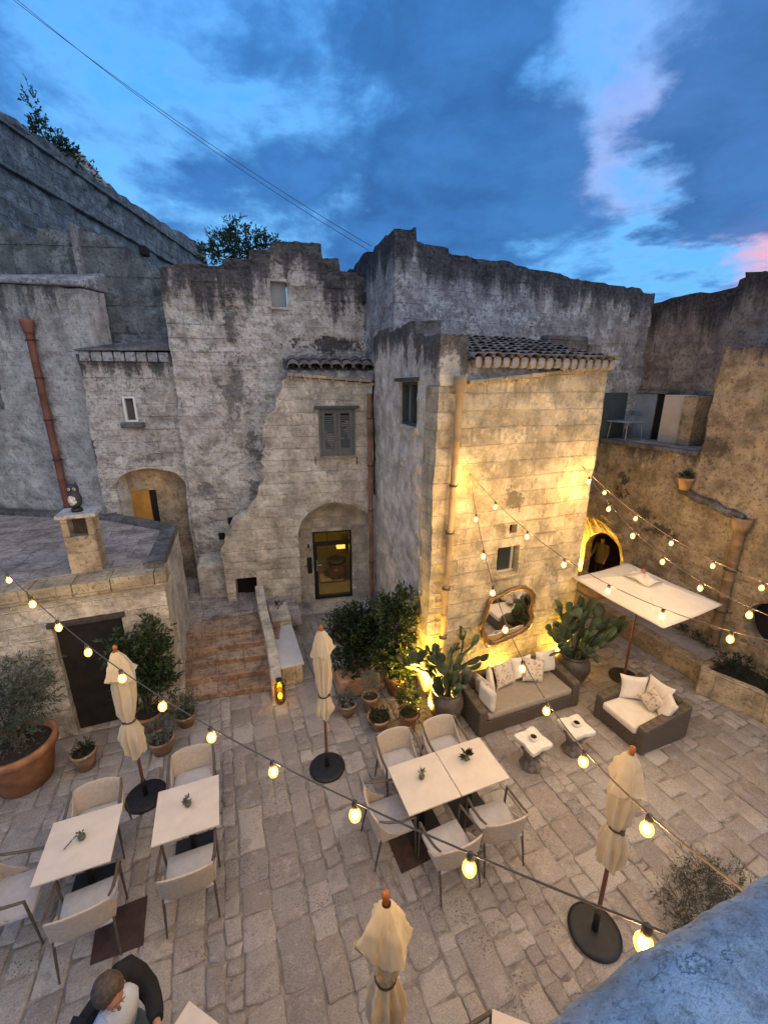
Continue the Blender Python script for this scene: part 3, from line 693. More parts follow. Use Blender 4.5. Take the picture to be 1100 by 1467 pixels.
m = MB(); m.fbox(FD, s0 - .135, s0 - .085, z0 + 1.5, z0 + 1.6, .012, .035); m.build('door_bell', M['bracket'], HA, bevel=.004)
m = MB(); m.fbox(FB, a0 - .02, a1 + .02, -.02, .06, -.64, .04); m.build('threshold', M['plaster'], HA, bevel=.01, uv=True)
# room behind the glass
m = MB(); b0, b1 = s0 - .6, s1 + .5
for q in ((b0, b1, .0, .05, -2.4, -.26), (b0, b1, 2.75, 2.8, -2.4, -.26), (b0 - .05, b0, .05, 2.75, -2.4, -.26), (b1, b1 + .05, .05, 2.75, -2.4, -.26), (b0, b1, .05, 2.75, -2.45, -2.4)): m.fbox(FD, *q)
m.build('entrance_room', M['room'], HA)
cq = FD.px(482, 831, -1.05)
t = thing('counter', 'pale plastered counter standing inside behind the glass door', 'counter', FD.P((s0 + s1) / 2, .05, -1.2))
m = MB(); m.fbox(FD, s0 + .2, s1 - .14, .055, cq[1], -1.5, -1.0); m.build('counter_body', M['room'], t, bevel=.01)
m = MB(); m.fbox(FD, s0 + .19, s1 - .13, cq[1] + .002, cq[1] + .04, -1.53, -.97); m.build('counter_top', M['plaster'], t, bevel=.008, uv=True)
cq = FD.px(482, 831, -1.05); jc = FD.P(FD.px(483, 831, -1.22)[0], cq[1] + .042, -1.22)
t = thing('terracotta_vase', 'orange terracotta vase with a dark rim standing on the counter behind the glass door', 'vase', jc)
m = MB(); m.lathe([(0, 0), (.20, 0), (.23, .08), (.235, .25), (.22, .40), (.215, .47), (.0, .47)], jc, 24); m.build('vase_body', M['terracotta'], t)
m = MB(); m.lathe([(.215, .47), (.27, .48), (.285, .53), (.26, .56), (.20, .54), (0, .52)], jc, 24, smooth=True); m.build('vase_rim', M['iron'], t)
m = MB(); m.ball(jc + Vector((-.06, -.225, .30)), .085, 1, .35, .8); m.build('medallion', M['terra_pale'], t)
t = thing('table_lamp', 'small lit table lamp with a square yellow shade glowing behind the glass door', 'lamp', FD.P(s1 - .26, 1.08, -1.35))
m = MB(); lq = FD.px(488, 784, -1.35); m.fbox(FD, lq[0] - .12, lq[0] + .12, lq[1], lq[1] + .19, -1.44, -1.26); m.build('lamp_shade', M['lampshade'], t)
m = MB(); lp = FD.P(lq[0], cq[1] + .042, -1.35); hh = lq[1] - cq[1]; m.lathe([(0, 0), (.06, 0), (.06, .03), (.015, .05), (.012, hh), (0, hh)], lp, 12); m.build('lamp_stem', M['lamp_metal'], t)
# shutters
sh = rect(FB, (459, 585), (506, 651)); mid = (sh[0] + sh[1]) / 2
m = MB(); m.fbox(FB, sh[0] - .05, sh[0], sh[2], sh[3], -.02, .05); m.fbox(FB, sh[1], sh[1] + .05, sh[2], sh[3], -.02, .05); m.fbox(FB, sh[0] - .02, sh[1] + .02, sh[3] - .05, sh[3] - .002, -.03, -.01); m.fbox(FB, sh[0] - .02, sh[1] + .02, sh[2], sh[2] + .05, -.03, -.01)
f = m.build('window', M['shutter'], HA, bevel=.004)
m = MB(); m.fbox(FB, sh[0] - .14, sh[1] + .14, sh[3], sh[3] + .06, -.02, .13); m.build('lintel', M['frame_dark'], f, bevel=.012)
m = MB(); m.fbox(FB, sh[0] - .06, sh[1] + .06, sh[2] - .035, sh[2] - .003, -.02, .07); m.build('sill', M['trim'], f, bevel=.006, uv=True)
for a, b in ((sh[0] + .004, mid - .004), (mid + .004, sh[1] - .004)):
    m = MB(); w = .075
    m.fbox(FB, a, a + w, sh[2], sh[3], .0, .04); m.fbox(FB, b - w, b, sh[2], sh[3], .0, .04); m.fbox(FB, a + w, b - w, sh[2], sh[2] + .16, .0, .038); m.fbox(FB, a + w, b - w, sh[3] - .1, sh[3], .0, .038)
    zc = sh[2] + .165
    while zc < sh[3] - .14:
        p = [FB.P(s, zc + dz, n) for dz, n in ((0, .032), (.026, .008)) for s in (a + w, b - w)]
        m.hexa([p[0], p[1], p[3], p[2], p[0] + Vector((0, 0, .008)), p[1] + Vector((0, 0, .008)), p[3] + Vector((0, 0, .008)), p[2] + Vector((0, 0, .008))]); zc += .046
    lf_ = m.build('shutter_leaf', M['shutter'], f, bevel=.003)
    m = MB(); m.fbox(FB, a + w, b - w, sh[2] + .16, sh[3] - .1, -.01, .003); m.build('louvre_gap_shade', M['void'], lf_)  # near-black sheet added as the shade in the gaps between louvres
for u in (452, 511):
    s, z = FB.px(u, 659); m = MB(); m.fbox(FB, s - .008, s + .008, z - .09, z + .09, 0, .03); m.build('shutter_hook', M['iron'], HA)
# eave and short tile roof
sl = FB.px(413, 538); slope = (tr[1] - sl[1]) / (tr[0] - sl[0])
m = MB(); s = sl[0] - .02; rn = random.Random(8)
while s < -.05:
    l = min(.3, -.05 - s); z = sl[1] + (s - sl[0]) * slope
    m.hexa([FB.P(s + a, z + b + a * slope, n) for b in (0, .06) for a, n in ((.004, .06), (l - .004, .06), (l - .004, -.3), (.004, -.3))]); s += l
m.build('eave_course', M['trim'], HA, bevel=.008, uv=True)
for k in range(7):
    s = sl[0] + .06 + k * .29; z = sl[1] + (s - sl[0]) * slope; m = MB(); m.fbox(FB, s - .025, s + .025, z - .07, z - .004, -.02, .075); m.build('corbel', M['trim'], HA, bevel=.008, uv=True)
zt = FB.px(480, 530)[1]
m = MB(); m.hexa([FB.P(s, z, n) for s, z, n in ((sl[0] - .05, sl[1] + .062, .03), (-.02, tr[1] + .062, .03), (-.02, tr[1] + .062, -.5), (sl[0] - .05, sl[1] + .062, -.5), (sl[0] - .05, zt + .0, .03), (-.02, zt + .0, .03), (-.02, zt + .1, -.5), (sl[0] - .05, zt + .1, -.5))]); m.build('eave_fascia', M['dark'], HA, uv=True)
tiles(HA, sl[0] + .0, .0, -.1, .55, zt + .0, zt + .26, .235, fill=False, seed=9, fr=FB, rows=2)

# ---------------------------------------------------------------- tall grey house behind (centre left)
HC = thing('ruined_house', 'tall grey stone house with stepped broken parapet and one small grey window', 'house', (1, 10.5, 0))
FC = Frame(3.3, 9.83, -9)
tp = [FC.px(*p) for p in ((546, 392), (536, 390), (487, 387), (485, 368), (463, 368), (461, 348), (420, 344), (385, 342), (384, 353), (356, 355), (355, 369), (318, 371), (317, 379), (250, 376), (236, 380))]
sL = (FC.px(236, 395)[0] + FC.px(262, 690)[0]) / 2
cw = rect(FC, (387, 402), (411, 440))
wall('front_wall', FC, [(sL, 0), (.1, 0), (.1, tp[0][1])] + tp[1:-1] + [(sL, tp[-1][1])], .5, M['grey'], HC, holes=[rpoly(cw), [(a0 - .12 + .09, .02), (min(a1 + .12, -.02) + .09, .02), (min(a1 + .12, -.02) + .09, 3.3), (a0 - .12 + .09, 3.3)]], rough=.04, top_j=.045, wearspan=1.6, grid=.075, relief=.03)
m = MB(); m.fbox(FC, cw[0], cw[1], cw[2], cw[3], -.3, -.10); f = m.build('window', M['blind'], HC)
m = MB(); m.fbox(FC, cw[0] - .07, cw[0], cw[2], cw[3] + .05, -.1, .022); m.fbox(FC, cw[0], cw[1] + .03, cw[3], cw[3] + .05, -.1, .022); m.fbox(FC, cw[0] - .03, cw[1] + .04, cw[2] - .05, cw[2], -.1, .045); m.build('window_surround', M['plaster'], f, bevel=.01, uv=True)
m = MB(); b = rect(FC, (518, 419), (531, 434)); m.fbox(FC, b[0], b[1], b[2], b[3], 0, .12); m.build('vent_box', M['iron'], HC, bevel=.02)
for p in ((331, 745), (318, 767)):
    s, z = FC.px(*p); m = MB(); m.fbox(FC, s - .07, s + .07, z - .08, z + .08, .0, .05); m.build('wall_socket', M['void'], HC, bevel=.01)
# rubble block at its foot
m = MB(); p0 = FC.px(286, 795); p1 = FC.px(322, 850)
m.hexa([FC.P(s, z, n) for s, z, n in ((p0[0], .3, .5), (p1[0] + .35, .3, .5), (p1[0] + .35, .3, 0), (p0[0], .3, 0), (p0[0], p0[1] - .12, .5), (p1[0] + .2, p0[1] - .08, .42), (p1[0] + .2, p0[1] + .1, 0), (p0[0], p0[1] + .05, 0))]); m.build('foot_block', M['plaster'], HC, bevel=.05, uv=True)

# ---------------------------------------------------------------- left house: bay with the niche door, plain wall with red pipe
HD = thing('niche_house', 'grey plastered house on the left with red downpipe and ochre door in a niche', 'house', (-2.5, 11, 0))
bn = -.13
bt = [FC.px(*p, bn) for p in ((244, 506), (108, 506))]
bl = FC.px(148, 690, bn)[0]; sR = FC.px(268, 740, bn)[0] + .06
nz = FC.px(215, 690, bn)
n0_, n1_ = FC.px(166, 700, bn)[0], FC.px(266, 705, bn)[0]
nh = arch(n0_, n1_, .6, FC.px(200, 693, bn)[1], FC.px(202, 671, bn)[1], 10, .1)
ww = rect(FC, (174, 567), (199, 604), bn)
wall('bay_wall', FC, [(bl, .3), (max(sR, sL + .1), .3), (max(sR, sL + .1), bt[0][1]), (bt[1][0], bt[1][1]), (bt[1][0] + .05, 5.4), (bl - .08, 4.2)], .5, M['grey'], HD, holes=[nh, rpoly(ww)], rough=.03, n0=bn, top_j=0, wearspan=.9, grid=.09)
FN = Frame(*(FC.o + FC.n * (bn - .28)).xy, -9)
dq = rect(FN, (182, 703), (237, 790)); dq = (dq[0], dq[1], 1.1, dq[3])
wall('niche_wall', FN, [(n0_ - .5, .3), (n1_ + .4, .3), (n1_ + .4, 4.3), (n0_ - .5, 4.3)], .2, M['right'], HD, holes=[rpoly(dq)], rough=.012, grid=.3)
m = MB(); m.fbox(FN, dq[0] + .004, dq[1] - .16, dq[2], dq[3] - .004, -.06, -.018); o = m.build('door', M['wood_door'], HD, bevel=.006)
m = MB(); m.fbox(FN, dq[1] - .158, dq[1] - .002, dq[2], dq[3] - .004, -.12, -.05); m.build('door_gap', M['void'], HD)
hp = FN.P(dq[1] - .2, dq[2] + 1.25, -.04); m = MB(); m.tube([hp, hp + FN.d * .1], .014, 8); m.ball(hp, .03); m.build('handle', M['lamp_metal'], o)
m = MB()
for (a, b, c, e) in ((ww[0], ww[1], ww[2], ww[2] + .045), (ww[0], ww[1], ww[3] - .045, ww[3]), (ww[0], ww[0] + .045, ww[2] + .045, ww[3] - .045), (ww[1] - .045, ww[1], ww[2] + .045, ww[3] - .045)): m.fbox(FC, a, b, c, e, bn - .1, bn + .02)
f = m.build('window', M['frame_white'], HD, bevel=.005)
m = MB(); m.fbox(FC, ww[0] + .04, ww[1] - .04, ww[2] + .04, ww[3] - .04, bn - .09, bn - .06); m.build('screen', M['curtain'], f)
m = MB(); m.fbox(FC, ww[0] - .08, ww[1] + .12, ww[2] - .11, ww[2] - .005, bn - .1, bn + .13); m.build('sill', M['coping'], f, bevel=.02, uv=True)
# sloping ledge roof over the bay and its block course
m = MB(); pa = FC.px(107, 499, bn + .1); pb = FC.px(245, 499, bn + .1)
m.hexa([FC.P(s, z, n) for s, z, n in ((pa[0] - .03, pa[1] - .035, bn + .1), (pb[0] + .02, pb[1] - .035, bn + .1), (pb[0] + .02, pb[1] - .035, bn - .6), (pa[0] - .03, pa[1] - .035, bn - .6), (pa[0] - .03, pa[1], bn + .1), (pb[0] + .02, pb[1], bn + .1), (pb[0] + .02, pb[1] + .32, bn - .6), (pa[0] - .03, pa[1] + .1, bn - .6))]); m.build('ledge_roof', M['coping'], HD, bevel=.015, uv=True)
m = MB(); s = pa[0] + .02
while s < pb[0] - .1:
    m.fbox(FC, s + .008, s + .20, pa[1] - .23, pa[1] - .038, bn - .1, bn + .045); s += .215
m.build('block_course', M['dark'], HD, bevel=.015, uv=True)
FWL = Frame(-2.35, 10.95, -29)
q0 = FWL.px(121, 411); q1 = FWL.px(0, 405)
sl_ = (q1[1] - q0[1]) / (q1[0] - q0[0])
wall('plain_wall', FWL, [(-10, .3), (.12, .3), (.12, 6.2), (q0[0], 6.2), (q0[0], q0[1]), (-10, q0[1] + sl_ * (-10 - q0[0]))], .5, M['wallgrey'], HD, rough=.03, top_j=.02, wearspan=2.4, grid=.1)
m = MB(); m.hexa([FWL.P(s, z, n) for s, z, n in ((-7, q0[1] + sl_ * (-7 - q0[0]) + .004, .1), (q0[0], q0[1] + .004, .1), (q0[0], q0[1] + .004, -.9), (-7, q0[1] + sl_ * (-7 - q0[0]) + .004, -.9), (-7, q0[1] + sl_ * (-7 - q0[0]) + .10, .1), (q0[0], q0[1] + .10, .1), (q0[0], q0[1] + .5, -.9), (-7, q0[1] + sl_ * (-7 - q0[0]) + .5, -.9))]); m.build('ledge_roof', M['dark'], HD, bevel=.03, uv=True)
FWU = Frame(-2.2, 11.5, -15)
up = [FWU.px(*p) for p in ((-80, 281), (0, 316), (54, 343), (55, 325), (111, 331), (112, 320), (123, 323), (196, 362), (231, 387), (250, 398))]
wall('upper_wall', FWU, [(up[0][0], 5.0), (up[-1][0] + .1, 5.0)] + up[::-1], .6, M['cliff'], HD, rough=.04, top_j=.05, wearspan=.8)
b_ = rect(FWU, (111, 322), (121, 420)); m = MB(); m.fbox(FWU, b_[0], b_[1], b_[2] - .5, b_[3], -.1, .16); m.build('pilaster', M['dark'], HD, bevel=.03, uv=True)
b_ = rect(FWU, (200, 352), (213, 366)); m = MB(); m.fbox(FWU, b_[0], b_[1], b_[2], b_[3], -.1, .10); m.build('wall_opening', M['void'], HD, bevel=.02)
pp = FWL.px(40, 470, .1); pq = FWL.px(95, 712, .1)
drain(HD, FWL.P(pp[0], pp[1], .1), FWL.P(pp[0] + .0, pq[1] - .8, .1), .07, M['pipe_red'], bands=(.05, .22, .42, .62), n=tuple(FWL.n))

# ---------------------------------------------------------------- fortress wall far left
HE = thing('fortress_wall', 'huge sheer grey fortress wall with a cornice receding along the left skyline', 'wall', (-8, 20, 0))
FE = Frame(-13.07, 5.02, 69)
zs = [(8, 15.35), (12, 15.3), (16, 15.35), (19, 15.3), (24, 15.4), (31, 15.5), (37.5, 15.9)]
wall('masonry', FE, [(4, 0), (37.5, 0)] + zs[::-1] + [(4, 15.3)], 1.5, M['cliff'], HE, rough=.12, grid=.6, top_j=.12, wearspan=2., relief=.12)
m = MB()
for z in (14.72, 13.2): m.fbox(FE, 4, 37.4, z, z + .12, -.1, .16)
m.build('string_course', M['cliff'], HE, bevel=.03, uv=True)
a = FE.px(112, 246); b = FE.px(150, 245)
m = MB(); m.hexa([FE.P(s, z, n) for s, z, n in ((23.3, 15.2, -.1), (26.2, 15.2, -.1), (26.2, 15.2, -1.3), (23.3, 15.2, -1.3), (23.4, 16.0, -.2), (23.9, 16.0, -.2), (23.9, 16.0, -1.2), (23.4, 16.0, -1.2))]); m.build('rooftop_block', M['plaster'], HE, bevel=.05, uv=True)

# ---------------------------------------------------------------- house on the right with terrace
HR = thing('terrace_house', 'brown stone house on the right with upper terrace doors and an arched passage', 'house', (9.5, 5.5, 0))
FR = Frame(8.9, 9.3, -90)
rh = arch(.35, 2.5, .02, 1.25, FR.px(850, 741)[1], 12, .1)
rc = FR.px(1105, 900); rw = [(rc[0] + .42 * math.cos(2 * PI * k / 20), rc[1] + .46 * math.sin(2 * PI * k / 20)) for k in range(20)]
wall('courtyard_wall', FR, [(0, 0), (10, 0), (10, 5.95), (6, 6.05), (4.0, 6.2), (3.78, 6.25), (3.74, 5.6), (3.7, 4.2), (0, 4.14)], .45, M['right'], HR, holes=[rh, rw], rough=.035, top_j=.02, grid=.09, wearspan=.7)
m = MB(); m.fbox(FR, rc[0] - .5, rc[0] + .5, rc[1] - .55, rc[1] + .55, -.44, -.3); m.build('round_window', M['void'], HR)
FRi = Frame(9.352, 9.3, -90)
ri = arch(9.3 - gx(837, 790, 9.352).y, 9.3 - gx(890, 792, 9.352).y, .02, gx(892, 800, 9.352).z, gx(862, 762, 9.352).z, 14, .12)
wall('passage_wall', FRi, [(0, 0), (3.0, 0), (3.0, 3), (0, 3)], .25, M['trim'], HR, holes=[ri], rough=.012, grid=.3)
m = MB()
for q in ((0, 3, 0, .03, -3, -.26), (0, 3, 2.7, 2.8, -3, -.26), (-.1, 0, .03, 2.7, -3, -.26), (3, 3.1, .03, 2.7, -3, -.26), (0, 3, .03, 2.7, -3.1, -3)): m.fbox(FRi, *q)
m.build('passage_room', M['room_brown'], HR)
FU = Frame(10, 8.05, -90)
ut = [FU.px(*p) for p in ((937, 432), (985, 421), (1030, 414), (1055, 410), (1057, 399), (1067, 397), (1068, 389), (1096, 387), (1110, 398))]
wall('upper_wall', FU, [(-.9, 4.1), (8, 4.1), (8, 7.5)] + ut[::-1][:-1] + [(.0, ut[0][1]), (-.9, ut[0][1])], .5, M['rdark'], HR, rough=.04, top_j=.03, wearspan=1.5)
m = MB(); m.box(8.93, 10.5, 5.62, 8.04, 4.16, 4.24); m.build('terrace_floor', M['slate'], HR, uv=True)
m = MB(); m.box(8.86, 9.05, 5.62, 8.04, 4.145, 4.25); m.build('terrace_edge', M['coping'], HR, bevel=.03, uv=True)
m = MB(); m.box(9.4, 10.0, 1.5, 5.5, 5.9, 6.1); m.build('upper_ledge', M['coping'], HR, bevel=.03, uv=True)
# terrace doors
d = rect(FB6, (866, 562), (889, 618)); m = MB(); m.fbox(FB6, d[0], d[1], 4.24, d[3], 0.02, .05); o = m.build('door', M['teal'], HR, bevel=.006)
o.name = 'terrace_door'
d = rect(FU, (905, 563), (957, 630)); a = FU.px(938, 600)[0]
m = MB(); m.fbox(FU, a, d[1], 4.24, d[3], .02, .03); m.build('open_doorway', M['void'], HR)
m = MB(); m.fbox(FU, d[0], a - .01, 4.24, d[3], .02, .06); o = m.build('door', M['panel_blue'], HR, bevel=.006)
m = MB(); m.fbox(FU, d[0] - .06, d[1] + .06, d[3] + .003, d[3] + .08, 0, .09); m.build('lintel', M['coping'], HR, bevel=.01, uv=True)
m = MB(); b0 = FU.px(959, 600)[0]; b1 = FU.px(995, 600)[0]; m.fbox(FU, b0, b1, 4.24, d[3] - .01, .02, .3); o = m.build('door_panel', M['panel_pale'], HR, bevel=.01)
m = MB(); m.fbox(FU, b1 + .005, b1 + .3, 4.24, d[3] - .03, .02, .5); m.build('pier', M['right'], HR, bevel=.02, uv=True)
# sloping gutter ledge with its pipe
g0 = FR.px(972, 702, .12); g1 = FR.px(1062, 744, .12)
m = MB(); n = 12; vs = []
m.tube([FR.P(g0[0] + (g1[0] - g0[0]) * k / n, g0[1] + (g1[1] - g0[1]) * k / n + .02 * math.sin(k * 1.3), .06) for k in range(n + 1)], [.08 + .008 * math.sin(k * 2.1) for k in range(n + 1)], 8)
m.build('gutter_ledge', M['coping'], HR)
pz = FR.px(1062, 752, .1)
drain(HR, FR.P(pz[0], pz[1] - .02, .1), FR.P(pz[0] + .02, .55, .1), .09, M['pipe_buff'], bands=(.35, .7), n=(-1, 0, 0))

# ---------------------------------------------------------------- low outbuilding on the left
HO = thing('outbuilding', 'low stone outbuilding with flagged flat roof and dark brown door behind the terracotta pot', 'outbuilding', (-3, 8.5, 0))
FO = Frame(-1.08, 7.05, 0)
do = rect(FO, (73, 899), (165, 1050)); do = (do[0] + .0, do[0] + .92, .0, do[3])
wall('front_wall', FO, [(-6.5, 0), (0, 0), (0, 2.45), (-6.5, 2.45)], .4, M['warm'], HO, holes=[[(do[0], .005), (do[1], .005), (do[1], do[3]), (do[0], do[3])]], rough=.025, top_j=0, grid=.07)
m = MB(); m.fbox(FO, do[0] + .002, do[1] - .002, .0, do[3] - .002, -.2, -.13); dd = m.build('door', M['black_wood'], HO)
m = MB(); m.fbox(FO, do[0] - .04, do[1] + .06, do[3] + .002, do[3] + .075, -.1, .06); m.build('lintel', M['bracket'], HO, bevel=.01)
wall('side_wall', Frame(-1.095, 7.46, 88), [(0, 0), (1.9, 0), (1.9, 2.6), (0, 2.6)], .4, M['plaster'], HO, rough=.02, top_j=0)
m = MB(); m.box(-1.49, -1.093, 7.058, 7.455, 2.455, 2.6); m.build('corner_block', M['plaster'], HO, uv=True)
m = MB(); s = -6.5; rn = random.Random(2)
while s < .04:
    l = min(rn.uniform(.45, .6), .05 - s); m.fbox(FO, s + .005, s + l - .005, 2.453, 2.67 + rn.uniform(-.008, .008), -.35, .06 + rn.uniform(-.008, .008)); s += l
    if .05 - s < .1: break
m.build('cornice', M['trim'], HO, bevel=.012, uv=True)
rp = [(-7.5, 7.41), (-1.09, 7.41), (-1.03, 9.3), (-2.36, 10.62), (-4.9, 12.1), (-7.5, 13.4)]
m = MB(); m.prism(rp, 2.6, 2.68); m.build('roof', M['slate'], HO, uv=True)
m = MB()
for (a, b) in (((-1.22, 7.2), (-1.16, 9.25)), ((-1.16, 9.25), (-2.44, 10.5)), ((-2.44, 10.5), (-4.95, 11.95)), ((-4.95, 11.95), (-7.5, 13.2))):
    a, b = Vector((*a, 0)), Vector((*b, 0)); dv = (b - a); k = max(2, int(dv.length / .25)); nn = Vector((-dv.y, dv.x, 0)).normalized() * .13
    vs = []
    for i in range(k + 1):
        p = a + dv * i / k; hz = 2.77 + .018 * noise.noise(p * 2.3)
        vs += [p + nn + Vector((0, 0, 2.6)), p + nn + Vector((0, 0, hz)), p - nn + Vector((0, 0, hz)), p - nn + Vector((0, 0, 2.6))]
    fs = [(4 * i + j, 4 * i + j + 1, 4 * i + 5 + j, 4 * i + 4 + j) for i in range(k) for j in range(3)] + [(0, 1, 2, 3), (4 * k + 3, 4 * k + 2, 4 * k + 1, 4 * k)]
    m.add(vs, fs)
m.build('roof_rim', M['coping'], HO, bevel=.02, uv=True)
m = MB(); x0, x1, y0, y1 = -2.40, -1.98, 7.42, 7.80
m.box(x0, x1, y0, y1, 2.66, 3.27)
for a in (x0, x1 - .09):
    for b in (y0, y1 - .09): m.box(a, a + .09, b, b + .09, 3.272, 3.57)
ch = m.build('chimney', M['trim'], HO, bevel=.012, uv=True)
m = MB(); m.box(x0 - .045, x1 + .06, y0 - .05, y1 + .05, 3.572, 3.635); m.build('chimney_cap', M['plaster'], ch, bevel=.012, uv=True)
m = MB(); m.box(x0 + .1, x1 - .1, y0 + .2, y1 - .1, 3.273, 3.55); m.build('flue', M['bracket'], ch, bevel=.01)

# ---------------------------------------------------------------- steps, side wall, bench
ST = thing('stone_steps', 'worn reddish stone steps climbing between the outbuilding and the low wall', 'steps', (-.35, 7.1, 0))
rot = Matrix.Translation((-.35, 7.1, 0)) @ Matrix.Rotation(R(-9), 4, 'Z')
rn = random.Random(12)
for i in range(5):
    m = MB(); m.box(-.95, .93, i * .33, i * .33 + .345 if i < 4 else 3.2, -.02, .115 * (i + 1) + rn.uniform(-.006, .006), rot)
    m.build('step', M['step'], ST, bevel=.015, uv=True)
tag(ST)
m = MB(); q = [(-1.12, 9.3), (1.2, 9.0), (1.2, 11.2), (-2.0, 11.2)]
m.hexa([Vector(p) for p in ((-1.1, 8.7, .3), (1.3, 8.6, .3), (1.3, 11.2, .3), (-2.6, 11.2, .3), (-1.1, 8.7, .56), (1.3, 8.6, .56), (1.3, 11.2, .62), (-2.6, 11.2, 1.05))]); tag(m.build('upper_path', M['slate'], uv=True), kind='structure')
LW = thing('low_wall', 'low sloping stone parapet wall beside the steps', 'wall', (.5, 8, 0))
m = MB(); n = 8; vs = []
for i in range(n + 1):
    t = i / n; y = 6.78 + 2.72 * t; xo = .40 + .02 * math.sin(t * 6); z = .40 + .62 * t + .012 * math.sin(i * 2.2)
    vs += [(xo, y, -.02), (xo + .005, y, z), (xo + .2, y - .02, z - .005), (xo + .205, y - .02, -.02)]
m.add(vs, [(4 * i + j, 4 * i + 4 + j, 4 * i + 5 + j, 4 * i + 1 + j) for i in range(n) for j in range(3)] + [(0, 1, 2, 3), (4 * n + 3, 4 * n + 2, 4 * n + 1, 4 * n)])
m.build('parapet', M['warm'], LW, bevel=.02, uv=True)
BE = thing('stone_bench', 'stone bench block with a smooth pale slab top beside the low wall', 'bench', (.82, 7.7, 0))
m = MB(); m.box(.625, 1.02, 7.02, 8.42, -.02, .40); m.build('bench_base', M['trim'], BE, bevel=.015, uv=True)
m = MB(); m.box(.612, 1.05, 6.98, 8.43, .402, .452); m.build('seat_slab', M['slab'], BE, bevel=.008, uv=True)
m = MB(); m.box(.625, 1.06, 8.44, 9.2, -.02, .62); m.build('back_block', M['warm'], BE, bevel=.03, uv=True)

# ---------------------------------------------------------------- planters along the right wall
LB = thing('planting_bench', 'low stone planting bench along the foot of the right wall', 'planter', (8.5, 5.2, 0))
m = MB(); m.box(8.1, 8.84, 4.22, 6.9, -.02, .42); m.build('bench_wall', M['right'], LB, bevel=.03, uv=True)
m = MB(); m.box(8.3, 8.83, 4.3, 6.85, .40, .435); m.build('gravel_bed', M['paving'], LB)
PB = thing('stone_planter', 'pale stone trough planter with dark shrubs below the round window', 'planter', (8.3, 3.3, 0))
op = [(7.80, 4.08), (8.08, 3.36), (8.1, 1.6), (8.84, 1.6), (8.84, 4.2), (7.95, 4.2)]; ip = [(7.97, 4.02), (8.2, 3.4), (8.22, 1.7), (8.76, 1.7), (8.76, 4.08), (8.0, 4.08)]
m = MB(); n = 6; vs = [(x, y, -.02) for x, y in op] + [(x, y, .52) for x, y in op] + [(x, y, .52) for x, y in ip] + [(x, y, .3) for x, y in ip]
m.add(vs, [(k * n + i, k * n + (i - 1) % n, (k + 1) * n + (i - 1) % n, (k + 1) * n + i) for k in range(3) for i in range(n)])
m.build('trough', M['trim'], PB, bevel=.015, uv=True)
m = MB(); m.add([(x, y, .44) for x, y in ip], [tuple(range(n))[::-1]]); m.build('soil', M['soil'], PB)

# ---------------------------------------------------------------- terrace parapet the photograph was taken over
m = MB(); LP = thing('balcony_parapet', 'thick whitewashed balcony parapet at the bottom right, dusk sky blue put into its colour', 'parapet', (.8, 0, 0))
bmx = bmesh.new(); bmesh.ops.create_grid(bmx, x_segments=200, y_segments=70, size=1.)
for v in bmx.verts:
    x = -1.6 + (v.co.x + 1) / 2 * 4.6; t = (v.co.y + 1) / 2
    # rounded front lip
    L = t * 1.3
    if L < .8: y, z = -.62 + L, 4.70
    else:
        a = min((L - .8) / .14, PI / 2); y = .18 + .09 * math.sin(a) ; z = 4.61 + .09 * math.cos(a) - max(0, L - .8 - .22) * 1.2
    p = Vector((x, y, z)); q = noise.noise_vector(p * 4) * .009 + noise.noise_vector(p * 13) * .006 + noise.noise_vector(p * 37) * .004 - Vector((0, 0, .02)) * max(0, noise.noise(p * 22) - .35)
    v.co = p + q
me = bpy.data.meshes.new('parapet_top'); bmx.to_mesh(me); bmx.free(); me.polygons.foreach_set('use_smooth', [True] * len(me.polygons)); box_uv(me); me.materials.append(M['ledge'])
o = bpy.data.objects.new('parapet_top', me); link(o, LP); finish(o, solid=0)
m = MB(); m.box(-1.5, 2.9, -.5, .2, -.02, 4.58); m.build('parapet_wall', M['plaster'], LP, uv=True)
# ---------------------------------------------------------------- tables
def make_table():
    t = local(thing('dining_table', 'x', 'table', (0, 0, 0)))
    m = MB(); m.box(-.345, .345, -.345, .345, .728, .75); m.build('tabletop', M['table'], t, bevel=.004)
    m = MB(); m.box(-.31, .31, -.035, .035, .69, .727); m.box(-.035, .035, -.31, -.036, .69, .727); m.box(-.035, .035, .036, .31, .69, .727); m.build('top_bracket', M['iron'], t, bevel=.004)
    m = MB(); m.lathe([(0, .02), (.04, .02), (.035, .69), (0, .69)], seg=14); m.build('pedestal', M['iron'], t)
    m = MB(); m.box(-.23, .23, -.23, .23, .004, .022); m.build('base_plate', M['iron'], t, bevel=.006)
    return t
tab0 = make_table()
q_ = gz(705, 1445, .75); e_ = gz(745, 1461, .75) - q_; TA = math.degrees(math.atan2(e_.y, e_.x)); TX, TY = (q_ + Vector((e_.x, e_.y, 0)).normalized() * .345 + Vector((e_.y, -e_.x, 0)).normalized() * .345).xy
tabs = [(-1.87, 4.34, 0, 'square stone topped cafe table nearest the big terracotta pot, white chairs around it'),
        (-.805, 4.34, 0, 'square stone topped cafe table beside the closed parasol, one chair behind and one in front'),
        (1.93, 3.66, 0, 'left half of the joined pair of square stone topped cafe tables'),
        (2.63, 3.66, 0, 'right half of the joined pair of square stone topped cafe tables'),
        (-.70, 2.07, 45, 'square stone topped cafe table turned diagonally in front of the seated person'),
        (TX, TY, TA, 'square stone topped cafe table cut off by the bottom edge beside the chair rail')]
TABS = []
for i, (x, y, a, lab) in enumerate(tabs):
    o = tab0 if i == 0 else copy_tree(tab0)
    o.location = (x, y, 0); o.rotation_euler.z = R(a); tag(o, lab, 'table', 'square stone topped cafe tables'); TABS.append(o)

